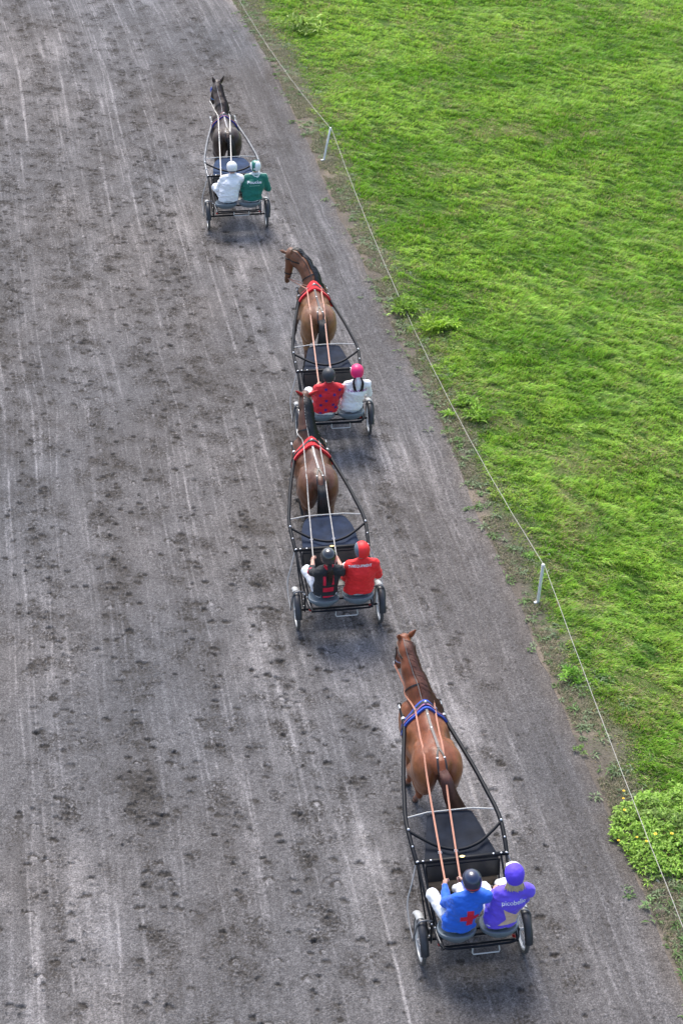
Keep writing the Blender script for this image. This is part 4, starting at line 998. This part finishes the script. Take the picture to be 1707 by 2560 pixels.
def reins(i, lab, H_, D, m, wd=.0125, buckle=True, sides=(-1, 1), ends=None):
    X, Y, h = RIG[i]; root = thing('reins', lab, 'reins', (X, Y, 0), h, 'reins running from the drivers to the horses', (0, 1.5, 0))
    for q in (-1, 1):
        a = D['Wr'][q]+(D['Wr'][q]-D['El'][q]).normalized()*.085
        t_ = H_['TR'][q]; P = [a]; n = 16
        mid = [a.lerp(t_, k/n) for k in range(1, n)]
        for v in mid:
            f_ = (v.y-a.y)/(t_.y-a.y); v.z -= .05*4*f_*(1-f_)*.5
            z = H_['top_at'](v.x, v.y, .012) if 1.9 < v.y < t_.y else 0
            if z > v.z: v.z = z
            P.append(v)
        for _ in range(3):
            for k in range(1, len(P)-1): P[k] = P[k].lerp((P[k-1]+P[k+1])*.5, .6)
        for v in P[1:]:
            z = H_['top_at'](v.x, v.y, .008) if 1.9 < v.y < t_.y else 0
            if z > v.z: v.z = z
        P.append(t_); b_ = H_['bits'][q]
        for k in (1, 2, 3, 4, 5):
            v = t_.lerp(b_, k/6); hit = H_['bvh'].find_nearest(v)
            if hit[0] is not None and hit[1] is not None and (v-hit[0]).dot(hit[1]) < .015: v = hit[0]+hit[1]*.015
            P.append(v)
        P.append(b_)
        P = P[:n+1]+[P[n].lerp(P[n+1], .5)]+cr(P[n+1:], 3)
        r = part(root, 'rein', G().tube(P, wd, 4, flat=.22, up=Vector((0, -.2, 1))), m)
        if buckle:
            c0 = P[2].lerp(P[3], .5); d = (P[3]-P[2]).normalized(); u = Vector((1, 0, 0))
            part(root, 'buckle', G().tube([c0+u*.021+d*.014, c0+u*.021-d*.014, c0-u*.021-d*.014, c0-u*.021+d*.014], .0045, 6, closed=True), mchr, r)
            part(root, 'tail_end', G().tube(cr([a, a+Vector((-.02*q, -.02, -.12)), a+Vector((-.03*q, .02, -.26))], 4), wd*.9, 4, flat=.2, up=Vector((0, -1, .1))), m, r)
    return root
# ------------------------------------------------------------------ colours of the clothing
def cloth(name, col, attr=False, sheen=.25, rough=.72): return mat('cloth_'+name, col, rough, attr=attr, nscale=26, namt=.07, bump=.0015, bscale=140, sheen=sheen)
BLUE, PURP, WHITE = (.010, .125, .66), (.15, .085, .78), (.90, .90, .91)
dred = mat('print_red', (.70, .012, .05), .7, nscale=60, namt=.1); dwht = mat('print_white', (.82, .82, .86), .6); dtan = mat('print_tan', (.70, .50, .38), .7, nscale=30, namt=.08)
dpur = mat('print_magenta', (.50, .10, .42), .6); dstar = mat('print_indigo', (.035, .018, .22), .7, nscale=60, namt=.15)

# ================= rig 1 (nearest)
sulky(0, 'nearest black two-seat cart, behind the chestnut horse, with brown wooden footboard')
H1 = horse(0, 'bright chestnut horse pulling the nearest cart, flaxen-brown mane falling right', (.20, .054, .017), None,
    [(0, 3.30, 1.36), (-.03, 3.48, 1.56), (-.08, 3.70, 1.74), (-.11, 3.90, 1.90), (-.11, 4.02, 1.98)], (-.155, 4.26, 1.44),
    [(-.20, 3.985, 2.15), (.035, 4.00, 2.19)],
    [[(-.17, 3.22, .90), (-.17, 3.20, .50), (-.16, 3.26, .20), (-.155, 3.38, .07)], [(.17, 3.26, .92), (.16, 3.60, .62), (.16, 3.72, .26), (.16, 3.85, .16)],
     [(-.20, 2.66, .86), (-.165, 2.55, .52), (-.14, 2.90, .17), (-.12, 3.03, .02)], [(.20, 2.42, .84), (.18, 2.12, .52), (.18, 2.26, .16), (.19, 2.35, .02)]],
    [(0, 1.90, 1.42), (.03, 1.79, 1.34), (.08, 1.75, 1.12), (.15, 1.78, .92), (.22, 1.84, .74)],
    [(.025, .06, .38), (.05, .12, .55), (.40, .16, .30)], mane=(.13, .047, .028), manedir=1, tailc=(.10, .036, .024), seed=1,
    extras=dict(sy=3.08, strap=(.16, .14, .13), nose=(.45, .45, .6), plate=1, manelen=1.7, flank=(.29, .105, .034)))
p = person(0, 'driver in a royal blue jacket bearing a red cross, wearing a dark blue helmet', (-.245, -.305, .84), (-.10, -.30, 1.455),
    ((-.335, .09, 1.08), (-.085, .16, 1.06)), ((-.49, .10, .955), (-.11, .14, .955)), ((-.42, .40, .69), (-.12, .42, .69)),
    dict(name='jacket', mat=cloth('blue', BLUE)), seed=3)
D1 = p
helmet(p, 'helmet', lambda L_: np.where(((L_[:, 2] < -.015) & (L_[:, 2] > -.035) & (L_[:, 1] < .05))[:, None], [.55, .03, .05], [.012, .020, .062])*np.ones((len(L_), 1)), .28, .8)
c = (-.140, 1.022)
decal(p, 'red_cross', [rect(c[0]-.042, c[0]+.042, c[1]-.125, c[1]+.125), rect(c[0]-.122, c[0]-.0425, c[1]-.036, c[1]+.036), rect(c[0]+.0425, c[0]+.118, c[1]-.036, c[1]+.036)], dred, 0, 0)
p2 = person(0, 'passenger in a purple jacket with pale lettering over a tan star, and a purple cap', (.275, -.315, .84), (.430, -.275, 1.455),
    ((.27, .01, .98), (.47, .05, .95)), ((.165, .11, .955), (.42, .13, .955)), ((.18, .41, .69), (.42, .42, .69)),
    dict(name='jacket', mat=cloth('purple', PURP)), seed=14, hyaw=-.1)
helmet(p2, 'cap', lambda L_: np.where((L_[:, 1] > .055)[:, None], [.80, .78, .80], [.115, .06, .74])*np.ones((len(L_), 1)), .7, 0, peak=.015, lump=.006)
decal(p2, 'lettering', None, dwht, .402, 1.182, text='picobello', width=.305, size=.085, tw=.6)
decal(p2, 'star_print', [[(.27, 1.094), (.431, .984), (.415, .843), (.205, .841), (.309, .932)], [(.431, .984), (.588, 1.064), (.513, .919), (.492, .81), (.415, .843)]], dtan, 0, 0)
hx = p2['hd']
hair = []
for k in range(15):
    a = R_(-70+140*k/14); o_ = hx(.085*math.sin(a), -.02-.075*math.cos(a), -.055); hair.append([o_, o_+Vector((.02*math.sin(a), -.025, -.05)), o_+Vector((.03*math.sin(a), -.035, -.10-.012*(k % 3)))])
strands(p2, 'hair', hair, 5, .009, .006, mat('hair_blonde', (.62, .48, .30), .5, nscale=30, namt=.25), seed=5)
morange = mat('rein_orange', (.42, .175, .11), .6, nscale=18, namt=.12)
reins(0, 'flat orange reins with buckles between the blue-jacketed driver and the chestnut horse', H1, D1, morange, .0118)

# ================= rig 2
sulky(1, 'second cart from the bottom, worn dark tubes and rounded blue-black cover', light=False, oval=True)
H2 = horse(1, 'brown bay horse with red ear covers, its head close behind the red starred shirt', (.105, .040, .022), (.014, .011, .010),
    [(0, 3.30, 1.36), (-.02, 3.42, 1.54), (-.02, 3.56, 1.72), (-.01, 3.70, 1.90), (0, 3.80, 1.99)], (-.01, 4.18, 1.52),
    [(-.165, 3.66, 2.21), (.170, 3.63, 2.21)],
    [[(-.17, 3.20, .90), (-.19, 3.30, .52), (-.17, 3.16, .24), (-.15, 3.06, .12)], [(.17, 3.26, .92), (.16, 3.62, .60), (.16, 3.74, .24), (.16, 3.84, .03)],
     [(-.20, 2.64, .86), (-.17, 2.50, .52), (-.16, 2.78, .17), (-.15, 2.93, .02)], [(.20, 2.40, .84), (.18, 2.10, .52), (.18, 2.24, .16), (.19, 2.33, .02)]],
    [(0, 1.90, 1.42), (.01, 1.79, 1.32), (.02, 1.76, 1.10), (.04, 1.80, .90), (.07, 1.84, .74)],
    [(.72, .012, .02)], earhood=(.55, .03, .03), mane=(.016, .015, .016), manedir=1, seed=2,
    extras=dict(sy=3.02, strap=(.36, .34, .32), nose=(.1, .1, .1), flank=(.19, .07, .025), manelen=1.2))
def cf2(V, q):
    c = np.tile(np.array([.020, .022, .026]), (len(V), 1)); N_ = q['N']
    red = (np.linalg.norm(V-np.array(N_)-[0, 0, -.01], axis=1) < .088) & (V[:, 2] > N_.z-.035); c[red] = [.60, .015, .03]
    E_ = np.array(q['El'][-1]); r2 = (np.linalg.norm(V-E_, axis=1) < .075) & (V[:, 0] < E_[0]); c[r2] = [.62, .06, .10]; return c
p = person(1, 'driver in a black shirt with red panels, black helmet and long brown ponytail', (-.235, -.275, .84), (-.195, -.35, 1.455),
    ((-.375, .10, 1.13), (.015, .06, 1.13)), ((-.47, .12, .96), (-.12, .14, .96)), ((-.42, .42, .69), (-.12, .42, .69)),
    dict(name='shirt', mat=cloth('shirt', (1, 1, 1), True, .02, .8), colf=cf2), sleeves='mid', seed=23, bulk=.92)
D2 = p
helmet(p, 'helmet', solid((.020, .022, .026)), .16, 1.0)
decal(p, 'red_panels', [rect(-.292, -.252, 1.04, 1.205), rect(-.160, -.124, 1.05, 1.215), rect(-.29, -.125, .905, .995), rect(-.29, -.125, .80, .83)], dred, 0, 0)
c0 = p['hd'](0, -.10, -.06); strands(p, 'ponytail', [[c0, c0+Vector((-.0, -.055, -.08)), c0+Vector((0, -.060, -.20)), c0+Vector((.01, -.055, -.34))]], 60, .020, .0048, mat('hair_brown', (.030, .014, .009), .4, nscale=30, namt=.3), seed=8)
p2 = person(1, 'passenger in a bright red jacket with a line of white lettering and a red cap', (.285, -.27, .84), (.335, -.235, 1.455),
    ((.22, .04, .96), (.50, .06, .95)), ((.16, .12, .96), (.42, .14, .96)), ((.18, .42, .69), (.42, .42, .69)),
    dict(name='jacket', mat=cloth('red', (.86, .020, .022), sheen=.1)), seed=33, bulk=1.10)
helmet(p2, 'cap', lambda L_: np.where((L_[:, 0] < -.068)[:, None], np.where((L_[:, 1] > .03)[:, None], [.75, .75, .75], [.12, .16, .20]), [.86, .02, .022])*np.ones((len(L_), 1)), .55, 0, lump=.002)
decal(p2, 'lettering', None, dwht, .290, 1.285, text='TVMEQUIPMENT', width=.36, size=.062, tw=2.2)
mgrey = mat('rein_grey', (.30, .29, .28), .6, nscale=18, namt=.4)
reins(1, 'thin grey reins from the driver in black to the bay horse with red ear covers', H2, D2, mgrey, .0085)

# ================= rig 3
sulky(2, 'third cart from the bottom, whose rider seat carries the red starred shirt', dy=-.13, dz=-.02)
H3 = horse(2, 'light bay horse with its head turned left and a red saddle pad', (.185, .074, .034), (.016, .012, .010),
    [(0, 3.30, 1.38), (-.03, 3.40, 1.58), (-.13, 3.54, 1.78), (-.27, 3.66, 1.92), (-.37, 3.74, 1.97)], (-.46, 3.72, 1.39),
    [(-.60, 3.83, 2.03), (-.36, 3.60, 2.13)],
    [[(-.18, 3.30, .92), (-.25, 3.72, .60), (-.29, 3.86, .28), (-.32, 4.02, .02)], [(.17, 3.20, .90), (.17, 3.10, .50), (.17, 3.0, .22), (.17, 2.98, .08)],
     [(-.21, 2.52, .84), (-.235, 2.28, .50), (-.26, 2.48, .15), (-.27, 2.58, .02)], [(.20, 2.62, .86), (.18, 2.50, .52), (.17, 2.76, .17), (.17, 2.90, .02)]],
    [(.02, 1.90, 1.42), (.03, 1.79, 1.32), (.03, 1.77, 1.08), (.04, 1.80, .88), (.08, 1.78, .72)],
    [(.72, .012, .02)], mane=(.022, .022, .024), manedir=1, tailc=(.03, .03, .03), seed=3,
    extras=dict(sy=3.03, strap=(.05, .045, .045), nose=(.02, .02, .02), flank=(.32, .15, .055)))
p = person(2, 'driver in a red shirt patterned with indigo stars and a dark grey helmet', (-.205, -.475, .82), (-.135, -.47, 1.445),
    ((-.30, -.12, 1.08), (.01, -.10, 1.08)), ((-.455, -.05, .95), (-.11, -.04, .94)), ((-.42, .28, .69), (-.12, .32, .69)),
    dict(name='shirt', mat=cloth('scarlet', (.66, .010, .022))), seed=43, bulk=1.12)
D3 = p
helmet(p, 'helmet', lambda L_: np.where((L_[:, 1] > .045)[:, None], [.45, .45, .46], [.030, .033, .040])*np.ones((len(L_), 1)), .55, .1)
decal(p, 'star_pattern', [star(x, z, .040, 5, .3*k) for k, (x, z) in enumerate(((-.197, 1.264), (.047, 1.248), (-.301, 1.153), (-.051, 1.157), (-.197, 1.047), (-.291, .961), (-.072, .957), (-.026, .898), (-.209, .86), (-.30, .80), (-.111, .80), (.062, 1.08)))], dstar, 0, 0)
p2 = person(2, 'passenger in a white jersey with magenta lettering, pink cap and dark plaits', (.275, -.415, .82), (.380, -.385, 1.445),
    ((.22, -.07, .96), (.50, -.06, .95)), ((.16, .0, .95), (.42, .02, .95)), ((.18, .30, .69), (.42, .32, .69)),
    dict(name='jersey', mat=cloth('white', WHITE)), seed=53, bulk=.98)
helmet(p2, 'cap', lambda L_: np.where((L_[:, 1] > .048)[:, None] | ((L_[:, 0] < -.10) & (L_[:, 1] > -.04))[:, None], [.82, .80, .80], [.80, .018, .16])*np.ones((len(L_), 1)), .45, .1, peak=.0)
decal(p2, 'lettering', None, dpur, .368, 1.176, text='Novatel', width=.33, size=.080, tw=.5)
mdk = mat('hair_dark', (.022, .010, .008), .4, nscale=30, namt=.3); hx = p2['hd']
c0 = hx(0, -.11, -.055)
for s_ in (-1, 1):
    o_ = c0+Vector((s_*.052, .02, 0)); strands(p2, 'plait', [[o_, o_+Vector((s_*.028, -.055, -.07)), o_+Vector((s_*.018, -.075, -.17)), o_+Vector((-s_*.008, -.080, -.27))]], 26, .009, .0048, mdk, seed=9)
g = G()
for s_ in (-1, 1): g.tube(cr([c0+Vector((0, -.03, .01)), c0+Vector((s_*.022, -.045, .022)), c0+Vector((s_*.032, -.045, .0)), c0+Vector((0, -.03, .01))], 4), .006, 5)
w0 = c0+Vector((0, -.03, 0)); g.tube(cr([w0, w0+Vector((0, -.03, -.06)), w0+Vector((.006, -.042, -.13)), w0+Vector((.012, -.045, -.18))], 4), [.018, .022, .026, .030, .032, .032, .032, .030, .028, .026, .022, .016, .008], 8, flat=.35, up=Vector((0, -1, .2)))
part(p2['root'], 'hair_bow', g, dwht)
reins(2, 'flat salmon-coloured reins from the driver in the starred shirt to the turning bay horse', H3, D3, mat('rein_salmon', (.47, .24, .17), .6, nscale=18, namt=.12), .0115)

# ================= rig 4 (farthest)
sulky(3, 'leading cart at the top, with pale metallic shafts and rounded blue-black cover', light=True, oval=True, dy=.05)
H4 = horse(3, 'leading dark brown horse with upright black ears and a bright blue saddle pad', (.042, .022, .015), (.008, .007, .007),
    [(0, 3.30, 1.36), (-.01, 3.46, 1.54), (-.04, 3.64, 1.70), (-.06, 3.82, 1.86), (-.06, 3.93, 1.95)], (-.19, 4.16, 1.44),
    [(-.17, 3.98, 2.16), (.105, 3.97, 2.17)],
    [[(-.17, 3.24, .92), (-.18, 3.50, .58), (-.18, 3.60, .24), (-.18, 3.72, .02)], [(.17, 3.20, .90), (.17, 3.14, .50), (.17, 3.06, .22), (.17, 3.02, .10)],
     [(-.20, 2.50, .84), (-.19, 2.26, .50), (-.19, 2.42, .15), (-.19, 2.52, .02)], [(.20, 2.60, .86), (.18, 2.46, .52), (.18, 2.72, .17), (.18, 2.86, .02)]],
    [(.02, 1.90, 1.42), (.05, 1.82, 1.30), (.07, 1.82, 1.06), (.08, 1.84, .86), (.08, 1.86, .66)],
    [(.008, .07, .42), (.35, .14, .16)], mane=(.035, .018, .014), manedir=1, tailc=(.014, .012, .012), seed=4,
    extras=dict(sy=2.98, strap=(.30, .29, .29), nose=(.1, .3, .7), blinker=(.01, .08, .5), manelen=.8))
p = person(3, 'driver dressed all in white with a plain white helmet on the leading cart', (-.20, -.215, .84), (-.095, -.085, 1.45),
    ((-.345, .12, 1.10), (-.03, .16, 1.06)), ((-.46, .12, .96), (-.11, .16, .96)), ((-.42, .42, .69), (-.12, .42, .69)),
    dict(name='jacket', mat=cloth('white', WHITE)), sleeves='long', seed=63, bulk=1.08)
D4 = p
helmet(p, 'helmet', lambda L_: np.where((L_[:, 2] < -.028)[:, None], [.02, .03, .06], [.85, .85, .85])*np.ones((len(L_), 1)), .25, .8)
def cf4(V, q):
    c = np.tile(np.array([.004, .155, .110]), (len(V), 1)); N_ = np.array(q['N']); d = np.linalg.norm((V-N_)[:, :2], axis=1)
    c[(V[:, 2] > N_[2]+.018)] = [.75, .78, .76]; c[(np.abs(d-.098) < .006) & (V[:, 2] > N_[2]-.09)] = [.70, .75, .72]
    c[(np.abs(V[:, 1]-N_[1]+.0) < .010) & (V[:, 2] > N_[2]-.12) & (d > .09)] = [.55, .68, .62]; return c
p2 = person(3, 'passenger in a green jersey with white lettering and a green and white helmet', (.32, -.235, .84), (.425, -.09, 1.45),
    ((.27, .06, .96), (.53, .08, .95)), ((.17, .13, .96), (.43, .15, .96)), ((.18, .42, .69), (.42, .42, .69)),
    dict(name='jersey', mat=cloth('jersey', (1, 1, 1), True), colf=cf4), seed=73, bulk=1.06)
def hf(L_):
    x, y, z = L_.T; c = np.tile(np.array([.004, .17, .12]), (len(L_), 1)); c[(x-.55*(y+.05)-.035 > 0) & (z < .15)] = [.80, .84, .88]; c[x < -.088] = [.82, .84, .84]
    c[(np.abs(x+.035) < .020) & (np.abs(z-.00) < .018) & (y < 0)] = [.8, .8, .8]; return c
helmet(p2, 'helmet', hf, .35, .5)
decal(p2, 'lettering', None, dwht, .378, 1.186, text='Poucke', width=.315, size=.098, tw=1.6)
decal(p2, 'stripe', [rect(.26, .49, 1.104, 1.112)], mat('print_pale_green', (.35, .62, .52), .6), 0, 0)
reins(3, 'pale whitish reins from the white-clad driver to the leading dark horse', H4, D4, mat('rein_white', (.60, .57, .52), .6, nscale=18, namt=.15), .0105)
